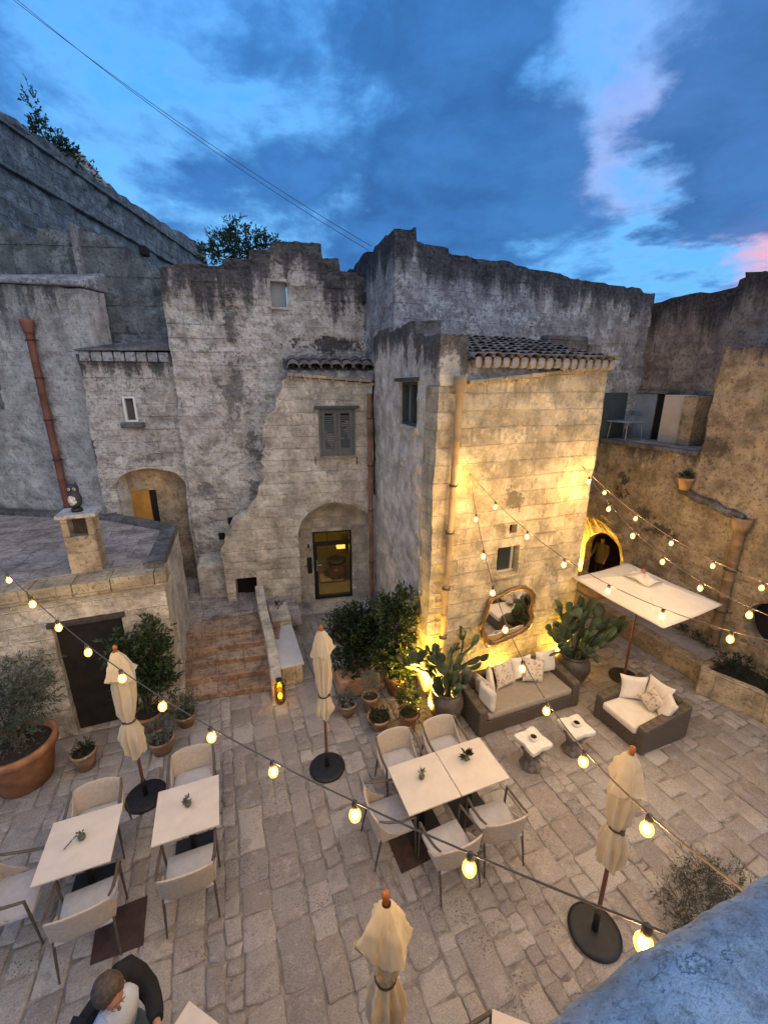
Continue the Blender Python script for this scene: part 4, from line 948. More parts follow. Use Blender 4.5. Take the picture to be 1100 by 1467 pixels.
# ---------------------------------------------------------------- chairs (front towards +y)
def make_chair():
    t = local(thing('armchair', 'x', 'chair', (0, 0, 0)))
    def shell(z, off):   # the back sweeps round into the arms
        pts = []
        for k in range(-8, 9):
            a = R(k * 11.5); pts.append((math.sin(a) * .27, -.06 - .21 * math.cos(a)))
        return pts
    # curved back panel
    m = MB(); n = 12; rows = 7; vs = []
    for j in range(rows):
        tz = j / (rows - 1)
        for i in range(n + 1):
            u = -1 + 2 * i / n; x = .255 * u * (1 + .03 * tz); y = -.235 - .05 * tz + .055 * abs(u) ** 2.6
            z = .425 + .35 * tz - (.035 * abs(u) ** 3) * tz
            vs.append((x, y, z))
    w = n + 1
    m.add(vs, [(j * w + i, j * w + i + 1, (j + 1) * w + i + 1, (j + 1) * w + i) for j in range(rows - 1) for i in range(n)], True)
    m.build('backrest', M['chair_back'], t, solid=.02, bevel=.004)
    for s in (-1, 1):
        m = MB()  # side wing tapering forward under the arm rail
        m.add([(s * .258, -.20, .43), (s * .26, .02, .43), (s * .264, .03, .45), (s * .266, -.12, .55), (s * .262, -.225, .70)], [(0, 1, 2, 3, 4)]); m.build('side_panel', M['chair_back'], t, solid=.014)
        m = MB(); m.tube([(s * .262, -.225, .765), (s * .275, -.12, .715), (s * .28, .05, .665), (s * .272, .22, .645)], [.013, .017, .018, .016], 8, flat=.7); m.build('arm_rail', M['chair_arm'], t)
        m = MB(); m.tube([(s * .272, .215, .645), (s * .268, .225, .43), (s * .262, .245, .0)], [.013, .014, .009], 8); m.build('leg', M['chair_arm'], t)
        m = MB(); m.tube([(s * .245, -.20, .43), (s * .25, -.25, .2), (s * .255, -.285, .0)], [.014, .013, .009], 8); m.build('leg', M['chair_arm'], t)
    m = MB(); m.box(-.245, .245, -.225, .235, .385, .43); m.build('seat', M['chair_seat'], t, bevel=.02)
    # loose seat pad
    m = MB(); n = 8; vs = []
    for j in range(n + 1):
        for i in range(n + 1):
            u, v = -1 + 2 * i / n, -1 + 2 * j / n; e = (1 - abs(u) ** 5) * (1 - abs(v) ** 5)
            vs.append((u * .235, .005 + v * .222, .434 + .032 * e))
    w = n + 1; m.add(vs, [(j * w + i, j * w + i + 1, (j + 1) * w + i + 1, (j + 1) * w + i) for j in range(n) for i in range(n)], True)
    m.build('seat_pad', M['chair_seat'], t)
    return t
ch0 = make_chair()
chairs = [(-1.87, 4.83, 180, 'tan backed chair behind the table nearest the big terracotta pot'),
          (-1.74, 3.83, 4, 'tan backed chair in front of the table nearest the big terracotta pot'),
          (-2.48, 4.22, -90, 'chair at the left picture edge facing the table nearest the big pot'),
          (-.80, 4.98, 180, 'tan backed chair behind the table beside the left closed parasol'),
          (-.79, 3.83, 0, 'tan backed chair in front of the table beside the left closed parasol'),
          (1.87, 4.28, 180, 'tan backed chair behind the left half of the joined tables'),
          (2.58, 4.26, 180, 'tan backed chair behind the right half of the joined tables, near the clay jar'),
          (1.46, 3.62, -90, 'chair at the left end of the joined tables beside the rusty plate'),
          (1.98, 3.06, 2, 'chair in front of the left half of the joined tables'),
          (2.63, 3.10, -6, 'chair in front of the right half of the joined tables'),
          (1.38, 1.37, -84, 'chair cut off at the bottom picture edge with only its arm rail showing')]
for i, (x, y, a, lab) in enumerate(chairs):
    o = ch0 if i == 0 else copy_tree(ch0)
    o.location = (x, y, .006); o.rotation_euler.z = R(a); tag(o, lab, 'chair', 'tan backed dining chairs')

# ---------------------------------------------------------------- small plants in pots on the tables
def leafset(m, rn, c, n, r, size, up=.5, aspect=.36):
    for k in range(n):
        d = Vector((rn.gauss(0, 1), rn.gauss(0, 1), rn.gauss(up, .8))).normalized(); p = c + d * r * rn.uniform(.35, 1); leaf1(m, rn, p, d, size * rn.uniform(.7, 1.25), aspect)
def leaf1(m, rn, p, d, L, aspect=.36):
    m.cur = rn.random()
    q = Vector((rn.gauss(0, 1), rn.gauss(0, 1), rn.gauss(0, 1))); a = d.cross(q)
    if a.length < 1e-3: return
    a.normalize(); b = a.cross(d); w = L * aspect * .5
    m.add([p, p + d * L * .5 + a * w + b * w * .35, p + d * L, p + d * L * .5 - a * w + b * w * .35, p + d * L * .5], [(0, 1, 4), (1, 2, 4), (2, 3, 4), (3, 0, 4)])
tps = [(-1.86, 4.36, 'small green clay pot with a trailing succulent on the table nearest the big pot', 0), (-.80, 4.36, 'small green clay pot with a tuft of leaves on the table beside the left parasol', 1),
       (1.93, 3.70, 'small dark green pot with an upright sprig on the left joined table', 2), (2.60, 3.74, 'small green pot with a dark rosette plant on the right joined table', 3)]
mp = simple('green_glazed_pot', (.09, .115, .07), .5, .2, 10)
for x, y, lab, k in tps:
    t = thing('potted_plant', lab, 'plant', (x, y, .75), 0, 'small pots on the tables'); rn = random.Random(40 + k); o = Vector((x, y, .752))
    m = MB(); m.lathe([(0, 0), (.026, 0), (.036, .02), (.038, .045), (.031, .06), (.026, .058), (0, .05)], o, 14); m.build('pot', mp, t)
    m = MB()
    if k == 2:
        leafset(m, rn, o + Vector((0, 0, .075)), 22, .03, .07, 1.6, .3)
    elif k == 3: leafset(m, rn, o + Vector((0, 0, .07)), 30, .03, .09, .9, .4)
    elif k == 1: leafset(m, rn, o + Vector((0, 0, .07)), 26, .03, .055, .9, .45)
    else:
        leafset(m, rn, o + Vector((0, 0, .062)), 16, .03, .035, .9, .6)
        for q in range(14): leaf1(m, rn, o + Vector((-.03 - .008 * q, -.006 * q + .01, .06 - .0035 * q)), Vector((-1, -.4, rn.uniform(-.2, .5))).normalized(), .03, .6)
    m.build('foliage', M['laurel_dark'] if k == 3 else M['silver'], t)

# paper on the diagonal table
t = tag(None or (lambda m: (m.box(-.05, .05, -.085, .085, .752, .754, Matrix.Translation((-.66, 2.26, 0)) @ Matrix.Rotation(R(15), 4, 'Z')), m.build('paper_napkin', M['paper']))[1])(MB()), 'folded white paper napkin on the diagonal table', 'napkin')
t = tag((lambda m: (m.box(-.06, .06, -.1, .1, .752, .756, Matrix.Translation((TX + .12, TY + .12, 0)) @ Matrix.Rotation(R(35), 4, 'Z')), m.build('menu_card', simple('blue_card', (.12, .3, .5), .5, .05, 3)))[1])(MB()), 'blue card on the table at the bottom edge', 'card')

# rusty floor plates
for k, (q, lab) in enumerate((([(-1.77, 4.03), (-1.29, 4.05), (-1.27, 3.57), (-1.74, 3.58)], 'square rusty metal plate in the paving beside the left front chair'), ([(1.45, 3.65), (1.90, 3.67), (1.90, 3.25), (1.46, 3.23)], 'square rusty metal plate in the paving under the joined tables'))):
    m = MB(); m.prism([Vector((*p, 0)) for p in q[::-1]], .0, .014); o = m.build('floor_plate', M['rust'], bevel=.004); tag(o, lab, 'plate', 'rusty floor plates')

# ---------------------------------------------------------------- closed parasols
def fold_cloth(rn, z0, prof, n=112, kf=9, depth=.28, rows=60):
    ph = [rn.uniform(0, 6.28) for _ in range(4)]; vs = []; zs = []
    for j in range(rows + 1):
        t = j / rows; z = prof[0][1] + (prof[-1][1] - prof[0][1]) * t
        for a, b in zip(prof, prof[1:]):
            if a[1] >= z >= b[1]:
                f = (a[1] - z) / max(1e-6, a[1] - b[1]); f = f * f * (3 - 2 * f); r = a[0] + (b[0] - a[0]) * f; dp = a[2] + (b[2] - a[2]) * f; break
        cx = .012 * math.sin(z * 5 + ph[0]); cy = .012 * math.cos(z * 4 + ph[1])
        for k in range(n):
            th = 2 * PI * k / n
            w = 1 - 2 * abs(math.sin(kf / 2 * th + ph[2] + .55 * math.sin(z * 3.1 + ph[3]) + .35 * math.sin(2 * th + ph[0]))) ** .75
            w2 = math.cos(3 * th + ph[1] + z * 2.2); w3 = noise.noise(Vector((math.cos(th) * 5, math.sin(th) * 5, z * 6 + ph[0]))) * 2
            rr = r * (1 + dp * (w * .62 + w2 * .3 + w3 * .10))
            zz = z
            if t > .93: zz = z + .05 * w2 * (t - .93) / .07 + .03 * w * (t - .93) / .07
            if j == 0 : zz = z
            vs.append((cx + rr * math.cos(th), cy + rr * math.sin(th), zz))
    fs = [(j * n + k, (j + 1) * n + k, (j + 1) * n + (k + 1) % n, j * n + (k + 1) % n) for j in range(rows) for k in range(n)]
    return vs, fs
def parasol(x, y, lean, lab, seed, tie, bot, top=2.40, w=1.):
    t = thing('closed_parasol', lab, 'parasol', (x, y, 0), 0, 'closed cream parasols'); local(t); rn = random.Random(seed)
    m = MB(); m.lathe([(0, 0.004), (.26, .004), (.262, .03), (.22, .042), (.06, .052), (0, .052)], seg=40); m.build('base', M['iron'], t)
    m = MB(); m.lathe([(0, .05), (.032, .05), (.03, .30), (.024, .31), (0, .31)], seg=16); m.build('base_sleeve', M['iron'], t)
    m = MB(); m.tube([(0, 0, .3), (0, 0, top - .05)], [.021, .021], 14); m.build('pole', M['wood_dark'], t)
    m = MB(); m.lathe([(0, top - .06), (.020, top - .06), (.022, top - .045), (.020, top - .03), (.025, top - .015), (.028, top + .008), (.025, top + .028), (.014, top + .04), (0, top + .043)], seg=20); m.build('finial', M['wood_ball'], t)
    prof = [(.035, top - .055, .05), (.075 * w, top - .16, .18), (.098 * w, top - .32, .30), (.108 * w, top - .55, .32), (.10 * w, tie + .32, .34), (.090 * w, tie + .15, .30), (.066, tie, .22), (.088 * w, tie - .10, .34), (.112 * w, tie - .22, .42), (.098 * w, bot, .48)]
    vs, fs = fold_cloth(rn, 0, prof, depth=1.); m = MB(); m.add(vs, fs, True); m.build('canopy', M['canvas'], t)
    prof = [(.03, top - .045, .03), (.070, top - .10, .10), (.115 * w, top - .24, .30), (.150 * w, top - .40, .40)]
    vs, fs = fold_cloth(rn, 0, prof, rows=12, kf=4); m = MB(); m.add(vs, fs, True); m.build('vent_flap', M['canvas'], t)
    m = MB(); m.lathe([(.070, tie - .012), (.078, tie - .008), (.078, tie + .008), (.070, tie + .012)], seg=20); m.ball((-.03, -.07, tie), .022); m.build('tie_strap', M['bracket'], t)
    t.rotation_euler = (R(lean[1]), R(lean[0]), rn.uniform(0, 6))
    return t
parasol(.99, 4.95, (0, 0), 'closed cream parasol between the glass door and the joined tables', 3, 1.32, .98)
parasol(-1.48, 5.40, (0, 0), 'closed cream parasol in front of the dark door at left', 5, 1.32, .80, w=1.12)
parasol(3.13, 2.0, (0, 0), 'closed cream parasol at lower right beside the balcony parapet', 7, 1.50, 1.02, w=1.08)
parasol(.68, 1.74, (0, 0), 'closed cream parasol nearest the camera at bottom centre', 11, 1.62, 1.0, w=1.1)

# ---------------------------------------------------------------- open parasol
t = thing('open_parasol', 'open white square parasol standing by the armchair and the arched passage', 'parasol', (6.93, 4.88, 0))
o = Vector((6.93, 4.88, 0))
m = MB(); m.lathe([(0, .004), (.27, .004), (.27, .03), (.22, .045), (.05, .06), (0, .06)], o, 36); m.build('base', M['iron'], t)
m = MB(); m.tube([o + Vector((0, 0, .05)), o + Vector((0, 0, 2.18))], [.022, .02], 12); m.build('pole', M['wood_dark'], t)
cs = [gz(*p, 1.95) for p in ((820, 827), (899, 806), (1036, 866), (950, 900))]
ap = o + Vector((-.02, 0, 2.17)); m = MB(); vs = []; n = 14
for k in range(4):
    a, b = cs[k], cs[(k + 1) % 4]; base = len(vs)
    for j in range(n + 1):
        tt = .02 + .98 * j / n
        for i in range(n + 1):
            e = a.lerp(b, i / n); mid = 1 - abs(2 * i / n - 1)
            p = ap.lerp(e, tt); p.z -= .035 * mid * math.sin(PI * tt) + .02 * mid * tt * tt; p.z += .02 * math.sin(PI * tt)
            vs.append(p)
    w = n + 1; m.add(vs[base:], [(j * w + i, j * w + i + 1, (j + 1) * w + i + 1, (j + 1) * w + i) for j in range(n) for i in range(n)], True)
m.build('canopy', M['canvas_white'], t, solid=.006)
for k in range(4):
    m = MB(); m.tube([ap + Vector((0, 0, -.05)), ap.lerp(cs[k], .5) + Vector((0, 0, -.02)), cs[k] + Vector((0, 0, -.018))], .011, 6); m.build('rib', M['wood_dark'], t)
for k in range(4):
    m = MB(); a, b = ap.lerp(cs[k], .27) + Vector((0, 0, .035)), ap.lerp(cs[(k + 1) % 4], .27) + Vector((0, 0, .035)); tip = ap + Vector((0, 0, .10))
    m.add([tip, a, (a + b) / 2 + Vector((0, 0, .045)), b, (tip * .5 + a * .5), (tip * .5 + b * .5)], [(0, 4, 2), (4, 1, 2), (0, 2, 5), (5, 2, 3)], True); m.build('vent_flap', M['canvas_white'], t, solid=.004)
m = MB(); m.lathe([(0, .08), (.03, .08), (.034, .12), (.022, .15), (0, .155)], ap, 14); m.build('finial', M['wood_ball'], t)

# ---------------------------------------------------------------- lounge
def cushion(name, mat, parent, c, sx, sy, sz, rot, puff=.5, n=12, pinch=.12):
    """a stuffed pillow: thick middle, pinched edges, pointed corners"""
    m = MB(); Rm = rot; c = Vector(c)
    for sgn in (1, -1):
        vs = []
        for j in range(n + 1):
            for i in range(n + 1):
                u, v = -1 + 2 * i / n, -1 + 2 * j / n
                pin = 1 - pinch * (1 - v * v) * abs(u) ** 3; piv = 1 - pinch * (1 - u * u) * abs(v) ** 3
                h = ((1 - u ** 4) * (1 - v ** 4)) ** puff
                p = Vector((u * sx * pin, v * sy * piv, sgn * sz * h))
                p += noise.noise_vector(p * 5 + c) * .012
                vs.append(c + Rm @ p)
        w = n + 1; fs = [(j * w + i, j * w + i + 1, (j + 1) * w + i + 1, (j + 1) * w + i) for j in range(n) for i in range(n)]
        m.add(vs, fs if sgn > 0 else [f[::-1] for f in fs], True)
    return m.build(name, mat, parent)
def E(x, y, z): 
    from mathutils import Euler
    return Euler((R(x), R(y), R(z))).to_matrix()
SO = thing('wicker_sofa', 'brown wicker sofa with taupe seat cushion under the mirror', 'sofa', (4.45, 5.0, 0))
x0, x1, y0, y1 = 3.42, 5.48, 4.60, 5.42
m = MB(); m.box(x0 + .001, x1 - .001, y0 + .02, y1, .01, .27); m.build('base', M['wicker'], SO, bevel=.02)
for a, b in ((x0 - .01, x0 + .15), (x1 - .15, x1 + .01)):
    m = MB(); m.hexa([Vector(p) for p in ((a, y0, .012), (b, y0, .012), (b, y1, .012), (a, y1, .012), (a - .0, y0 + .01, .50), (b, y0 + .01, .50), (b, y1, .60), (a, y1, .60))]); m.build('armrest', M['wicker'], SO, bevel=.03)
m = MB(); m.hexa([Vector(p) for p in ((x0 + .152, y1 - .16, .272), (x1 - .152, y1 - .16, .272), (x1 - .152, y1 + .0, .272), (x0 + .152, y1, .272), (x0 + .152, y1 - .13, .62), (x1 - .152, y1 - .13, .62), (x1 - .152, y1, .62), (x0 + .152, y1, .62))]); m.build('backrest', M['wicker'], SO, bevel=.03)
m = MB(); m.box(x0 + .155, x1 - .155, y0 + .01, y1 - .17, .275, .40); m.build('seat_cushion', M['cush_taupe'], SO, bevel=.045)
pil = [('cream pillow leaning on the sofa left arm nearest the front', 'cush_white', (3.66, 4.80, .60), E(90, 0, 98), .20), ('floral pillow second from the front on the sofa left arm', 'cush_pattern', (3.72, 5.00, .61), E(82, 0, 100), .20),
       ('cream pillow third from the sofa left arm, turned towards the room', 'cush_white', (3.93, 5.10, .60), E(80, 0, 60), .20), ('floral pillow left of the bulb against the sofa back', 'cush_pattern', (4.27, 5.17, .60), E(68, 0, 8), .225),
       ('cream pillow half hidden behind the right floral pillow', 'cush_white', (4.66, 5.19, .62), E(72, 0, -4), .21), ('floral pillow right of the bulb against the sofa back', 'cush_pattern', (4.83, 5.07, .60), E(64, 14, -14), .215),
       ('white pillow standing in the right back corner of the sofa', 'cush_white', (5.18, 5.17, .63), E(76, 0, -6), .215)]
for lab, mt, c, rm, s in pil: tag(cushion('pillow', M[mt], None, c, s, s, .065, rm), lab, 'pillow', 'pillows on the sofa')
AC = thing('wicker_armchair', 'brown wicker tub armchair with cream cushions beside the open parasol', 'armchair', (6.05, 3.9, 0))
x0, x1, y0, y1 = 5.55, 6.58, 3.42, 4.34
m = MB(); m.box(x0 + .02, x1, y0 + .001, y1 - .001, .01, .26); m.build('base', M['wicker'], AC, bevel=.02)
for a, b in ((y0 - .01, y0 + .14), (y1 - .14, y1 + .01)):
    m = MB(); m.hexa([Vector(p) for p in ((x0, a, .012), (x1, a, .012), (x1, b, .012), (x0, b, .012), (x0 + .02, a, .46), (x1, a, .62), (x1, b, .62), (x0 + .02, b, .46))]); m.build('armrest', M['wicker'], AC, bevel=.03)
m = MB(); m.hexa([Vector(p) for p in ((x1 - .16, y0 + .142, .262), (x1, y0 + .142, .262), (x1, y1 - .142, .262), (x1 - .16, y1 - .142, .262), (x1 - .12, y0 + .142, .64), (x1, y0 + .142, .64), (x1, y1 - .142, .64), (x1 - .12, y1 - .142, .64))]); m.build('backrest', M['wicker'], AC, bevel=.03)
m = MB(); m.box(x0 + .0, x1 - .17, y0 + .145, y1 - .145, .265, .40); m.build('seat_cushion', M['cush_white'], AC, bevel=.04)
for lab, mt, c, rm, s in [('cream pillow in the far corner of the wicker armchair', 'cush_white', (6.10, 4.10, .60), E(76, 0, -35), .215), ('cream back pillow of the wicker armchair behind the patterned one', 'cush_white', (6.33, 3.84, .62), E(72, 0, -90), .22),
        ('olive patterned pillow standing on its corner in the wicker armchair', 'cush_pattern', (6.14, 3.78, .58), E(70, 38, -82), .16), ('cream pillow in the near corner of the wicker armchair', 'cush_white', (6.22, 3.60, .58), E(66, 0, -128), .20)]:
    tag(cushion('pillow', M[mt], None, c, s, s, .065, rm), lab, 'pillow', 'pillows on the armchair')
# carved stone side tables with dishes
def side_table(x, y, a, lab, lab2):
    t = local(thing('stone_side_table', lab, 'side table', (x, y, 0), R(a), 'carved stone side tables'))
    m = MB(); N = 48; top = []
    for k in range(N):
        th = 2 * PI * k / N; c4 = math.cos(2 * (th - PI / 4)) ; sq = 1 / max(abs(math.cos(th)), abs(math.sin(th)))
        r = .205 * min(sq, 1.36) * (1 - .13 * (1 - abs(math.sin(2 * th))) ) ; top.append((r * math.cos(th), r * math.sin(th)))
    vs = []
    for sc, z in ((.80, .395), (.96, .42), (1., .445), (1., .475), (.965, .49)): vs += [(p[0] * sc, p[1] * sc, z + .004 * noise.noise(Vector((p[0] * 9, p[1] * 9, z)))) for p in top]
    fs = [(j * N + k, j * N + (k + 1) % N, (j + 1) * N + (k + 1) % N, (j + 1) * N + k) for j in range(4) for k in range(N)]
    m.add(vs, fs, True); m.add([(p[0] * .965, p[1] * .965, .49) for p in top], [tuple(range(N))]); m.add([(p[0] * .8, p[1] * .8, .395) for p in top], [tuple(range(N))[::-1]])
    m.build('tabletop', M['marble'], t)
    m = MB(); m.lathe([(0, 0), (.15, 0), (.16, .03), (.12, .07), (.10, .16), (.115, .24), (.15, .33), (.19, .394), (0, .394)], seg=32, wob=lambda th, z: 1 + .10 * math.cos(8 * th + z * 3) * (1 if z > .1 else .3) + .05 * noise.noise(Vector((th * 2, z * 12, x)))); m.build('carved_column', M['coral'], t)
    d = local(thing('ashtray', lab2, 'ashtray', (x, y, .492), 0, 'round dishes on the side tables'))
    m = MB(); m.lathe([(0, 0), (.055, 0), (.062, .02), (.058, .05), (.052, .062), (.046, .056), (.044, .05)], seg=24); m.build('dish', M['marble'], d)
    m = MB(); m.lathe([(0, .048), (.0445, .051)], seg=24); m.lathe([(0, .0485), (.044, .05)], seg=24); m.build('dark_bowl', M['coffee'], d)
side_table(3.86, 3.90, 6, 'white carved stone side table nearest the joined tables', 'white round dish on the side table nearest the joined tables')
side_table(4.66, 3.88, -4, 'white carved stone side table between the sofa and the armchair', 'white round dish on the side table nearest the armchair')

# ---------------------------------------------------------------- mirror on the floodlit wall
MI = thing('wall_mirror', 'large mirror in an irregular rounded gilt frame leaning on the floodlit wall', 'mirror', (4.6, 5.62, .9))
ol = [gy(*p, 5.60) for p in ((700, 868), (706, 858), (722, 852), (733, 845), (750, 842), (762, 847), (766, 860), (762, 874), (764, 888), (758, 899), (743, 909), (726, 916), (708, 924), (698, 921), (692, 908), (692, 892), (697, 880))]
def smooth_loop(p, k=4):
    out = []; n = len(p)
    for i in range(n):
        a, b, c, d = p[i - 1], p[i], p[(i + 1) % n], p[(i + 2) % n]
        for q in range(k):
            t = q / k; out.append(.5 * ((2 * b) + (c - a) * t + (2 * a - 5 * b + 4 * c - d) * t * t + (3 * b - a - 3 * c + d) * t ** 3))
    return out
lp = smooth_loop(ol); cc = sum(lp, Vector()) / len(lp); N = len(lp); m = MB(); vs = []
rings = [(1.03, 0.), (1.06, -.02), (1.04, -.05), (.98, -.058), (.91, -.045), (.88, -.028)]
for k, p in enumerate(lp):
    w_ = 1 + .02 * math.sin(k * .9) + .015 * math.sin(k * 2.3)
    for sc, dy in rings: q = cc + (p - cc) * (sc * (w_ if sc > .9 else 1)); vs.append((q.x, 5.655 + dy, q.z))
w = len(rings); m.add(vs, [(k * w + j, k * w + j + 1, ((k + 1) % N) * w + j + 1, ((k + 1) % N) * w + j) for k in range(N) for j in range(w - 1)], True); m.build('frame', M['gilt'], MI)
m = MB(); m.add([((cc + (p - cc) * .90).x, 5.634, (cc + (p - cc) * .90).z) for p in lp], [tuple(range(N))[::-1]]); m.build('mirror_glass', M['mirror'], MI, solid=0)
MI.rotation_euler = (0, 0, 0)

# ---------------------------------------------------------------- bottle lantern, owl
BL = thing('bottle_lantern', 'olive glass bottle lantern glowing yellow at the foot of the steps', 'lantern', (.53, 6.62, 0)); o = Vector((.53, 6.62, 0))
m = MB(); m.lathe([(0, .004), (.085, .004), (.092, .03), (.092, .30), (.085, .37), (.05, .42), (.042, .46), (.05, .47)], o, 24); m.build('bottle', M['bottle_glass'], BL)
m = MB(); m.lathe([(0, .0), (.03, .0), (.03, .07), (0, .07)], o + Vector((0, 0, .012)), 12); cn = m.build('candle', M['paper'], BL)
m = MB(); m.ball(o + Vector((0, 0, .13)), .04, 1, 1, 1.5); m.build('flame', M['flame'], BL)
m = MB(); m.lathe([(.034, .455), (.055, .46), (.055, .485), (.03, .495), (0, .495)], o, 16); m.build('cap', M['iron'], BL)
m = MB(); m.tube([o + Vector((.05, 0, .43)), o + Vector((.10, 0, .45)), o + Vector((.125, 0, .40)), o + Vector((.10, 0, .33)), o + Vector((.088, 0, .31))], .009, 6); m.build('handle', M['iron'], BL)
c = Vector((-2.19, 7.58, 3.636)); OW = thing('owl_figure', 'small dark owl figure with white speckled breast perched on the chimney cap', 'owl figure', c)
m = MB(); m.lathe([(0, 0), (.075, 0), (.075, .05), (.045, .065), (0, .065)], c, 16); m.build('plinth', M['iron'], OW)
m = MB(); m.lathe([(0, .06), (.05, .065), (.085, .12), (.095, .20), (.082, .27), (.068, .30), (.078, .34), (.075, .39), (.05, .43), (0, .44)], c, 20); ob = m.build('body', M['owl_dark'], OW)
m = MB(); m.ball(c + Vector((-.01, -.055, .19)), .07, 1, .62, 1.35); m.build('breast', M['owl_white'], OW)
for sx in (-.032, .032):
    m = MB(); m.ball(c + Vector((sx, -.066, .365)), .024, 1, .5, 1); e_ = m.build('eye', M['owl_white'], OW)
    m = MB(); m.ball(c + Vector((sx, -.078, .365)), .010); m.build('pupil', M['iron'], e_)
    m = MB(); m.lathe([(.022, 0), (.012, .035), (0, .06)], c + Vector((sx * 1.5, 0, .41)), 8); m.build('ear_tuft', M['owl_dark'], OW)
m = MB(); m.lathe([(.014, 0), (0, -.04)], c + Vector((0, -.085, .35)), 8); m.build('beak', M['bracket'], OW)

# ---------------------------------------------------------------- terrace table, wall pot
t = thing('terrace_table', 'small weathered table on the upper terrace beside the blue door', 'table', (9.35, 7.55, 4.24)); o = Vector((9.3, 7.7, 4.24))
m = MB(); m.box(o.x - .3, o.x + .3, o.y - .3, o.y + .3, o.z + .42, o.z + .45); m.build('tabletop', M['panel_blue'], t, bevel=.008)
for sx in (-.26, .26):
    for sy in (-.26, .26): m = MB(); m.tube([o + Vector((sx, sy, .002)), o + Vector((sx * .9, sy * .9, .42))], .015, 6); m.build('leg', M['panel_blue'], t)
p = FR.px(982, 690, .12); o = FR.P(p[0], p[1] - .16, .12)
t = thing('wall_pot', 'terracotta pot with a dark plant on the upper end of the sloping gutter ledge', 'pot', o)
m = MB(); m.lathe([(0, 0), (.085, 0), (.13, .2), (.145, .21), (.145, .25), (.12, .25), (.11, .2), (0, .19)], o, 18); m.build('pot', M['terra_pale'], t)
rn = random.Random(77); m = MB(); leafset(m, rn, o + Vector((0, 0, .26)), 60, .08, .10, .8, .4); m.build('foliage', M['laurel_dark'], t)
# overhead cables
for k, (a, b, c_end, lab) in enumerate((((16, -4), (532, 352), 25, 'upper of the two thin overhead cables crossing the sky to the tall house'), ((24, -2), (527, 357), 24.4, 'lower of the two thin overhead cables crossing the sky to the tall house'))):
    q = FB6s.px(*b); e = FB6s.P(q[0], q[1], .0); s = Vector((0, 0, H)) + ray(*a) * 9.
    m = MB(); n = 40; s2 = s + (s - e) * .35; pts = []
    for i in range(n + 1):
        tt = i / n; p = s2.lerp(e, tt); p.z -= (.3 + .08 * k) * 4 * tt * (1 - tt) - 0; pts.append(p)
    # re-hang so the cable passes the marked point
    tm = .35 / 1.35; dz = (.3 + .08 * k) * 4 * tm * (1 - tm)
    for i, p in enumerate(pts): p.z += dz * min(1, (1 - i / n) / (1 - tm))
    m.tube(pts, .006, 5); tag(m.build('overhead_cable', M['wire']), lab, 'cable', 'overhead cables')
# ---------------------------------------------------------------- plants
def crown(m, rn, blobs, n, size, up=.35, aspect=.36, clump=9):
    """leaves in twig-sized clumps through the volume of several blobs"""
    tot = sum(b[4] if len(b) > 4 else b[1] * b[2] * b[3] for b in blobs)
    for b in blobs:
        c, rx, ry, rz = Vector(b[0]), b[1], b[2], b[3]; k = int(n * (rx * ry * rz) / tot / clump) + 1
        for _ in range(k):
            d = Vector((rn.gauss(0, 1), rn.gauss(0, 1), rn.gauss(0, 1))).normalized(); rr = rn.random() ** .45 * rn.choice((1, 1, 1, 1.12))
            p = c + Vector((d.x * rx, d.y * ry, d.z * rz)) * rr
            ax = (d + Vector((rn.gauss(0, .4), rn.gauss(0, .4), up + rn.gauss(0, .4)))).normalized(); L = size * rn.uniform(1.4, 2.6)
            tone = rn.uniform(-.25, .25)
            for q in range(clump):
                t = q / clump; dd = (ax * .7 + Vector((rn.gauss(0, .55), rn.gauss(0, .55), rn.gauss(0, .45)))).normalized()
                leaf1(m, rn, p + ax * L * t, dd, size * rn.uniform(.7, 1.3), aspect)
                for z in range(5): m.att[-1 - z] = min(1, max(0, m.cur * .7 + .15 + tone))
def pot(t, o, r, h, mat, rim=True, soil=True):
    o = Vector(o); m = MB()
    if rim: pr = [(0, 0), (r * .68, 0), (r * .92, h * .80), (r * .93, h * .81), (r * 1.02, h * .815), (r * 1.03, h * .985), (r * 1.0, h), (r * .9, h), (r * .88, h * .86), (0, h * .85)]
    else: pr = [(0, 0), (r * .72, 0), (r * .95, h * .5), (r, h * .9), (r, h), (r * .9, h), (r * .88, h * .88), (0, h * .86)]
    m.lathe(pr, o, 28); m.build('pot', mat, t)
    if soil: m = MB(); m.lathe([(r * .885, h * .875), (r * .5, h * .90), (0, h * .91)], o, 18); m.build('soil', M['soil'], t)
def stems(t, o, pts, r, mat=None):
    for p in pts:
        m = MB(); o = Vector(o); p = Vector(p); mid = (o + p) / 2 + noise.noise_vector(p * 3) * .07
        m.tube([o, mid, p], [r, r * .75, r * .35], 7); m.build('stem', mat or M['bark'], t)
def shrub(name, lab, cat, o, potspec, blobs, n, size, leafm, seed, up=.35, aspect=.36, stem=None, group=None):
    t = thing(name, lab, cat, o, 0, group); rn = random.Random(seed); o = Vector(o)
    if potspec: pot(t, o, *potspec)
    m = MB(); crown(m, rn, [((o.x + b[0], o.y + b[1], o.z + b[2]), b[3], b[4], b[5]) for b in blobs], n, size, up, aspect); m.build('foliage', M[leafm], t)
    zb = potspec[1] * .85 if potspec else 0
    if stem: stems(t, o + Vector((0, 0, zb)), [o + Vector((b[0], b[1], b[2])) for b in blobs], stem)
    return t
G1 = 'potted plants in the courtyard'
o = gz(28, 1150, 0) + Vector((-.04, .40, 0)); bigpot = o
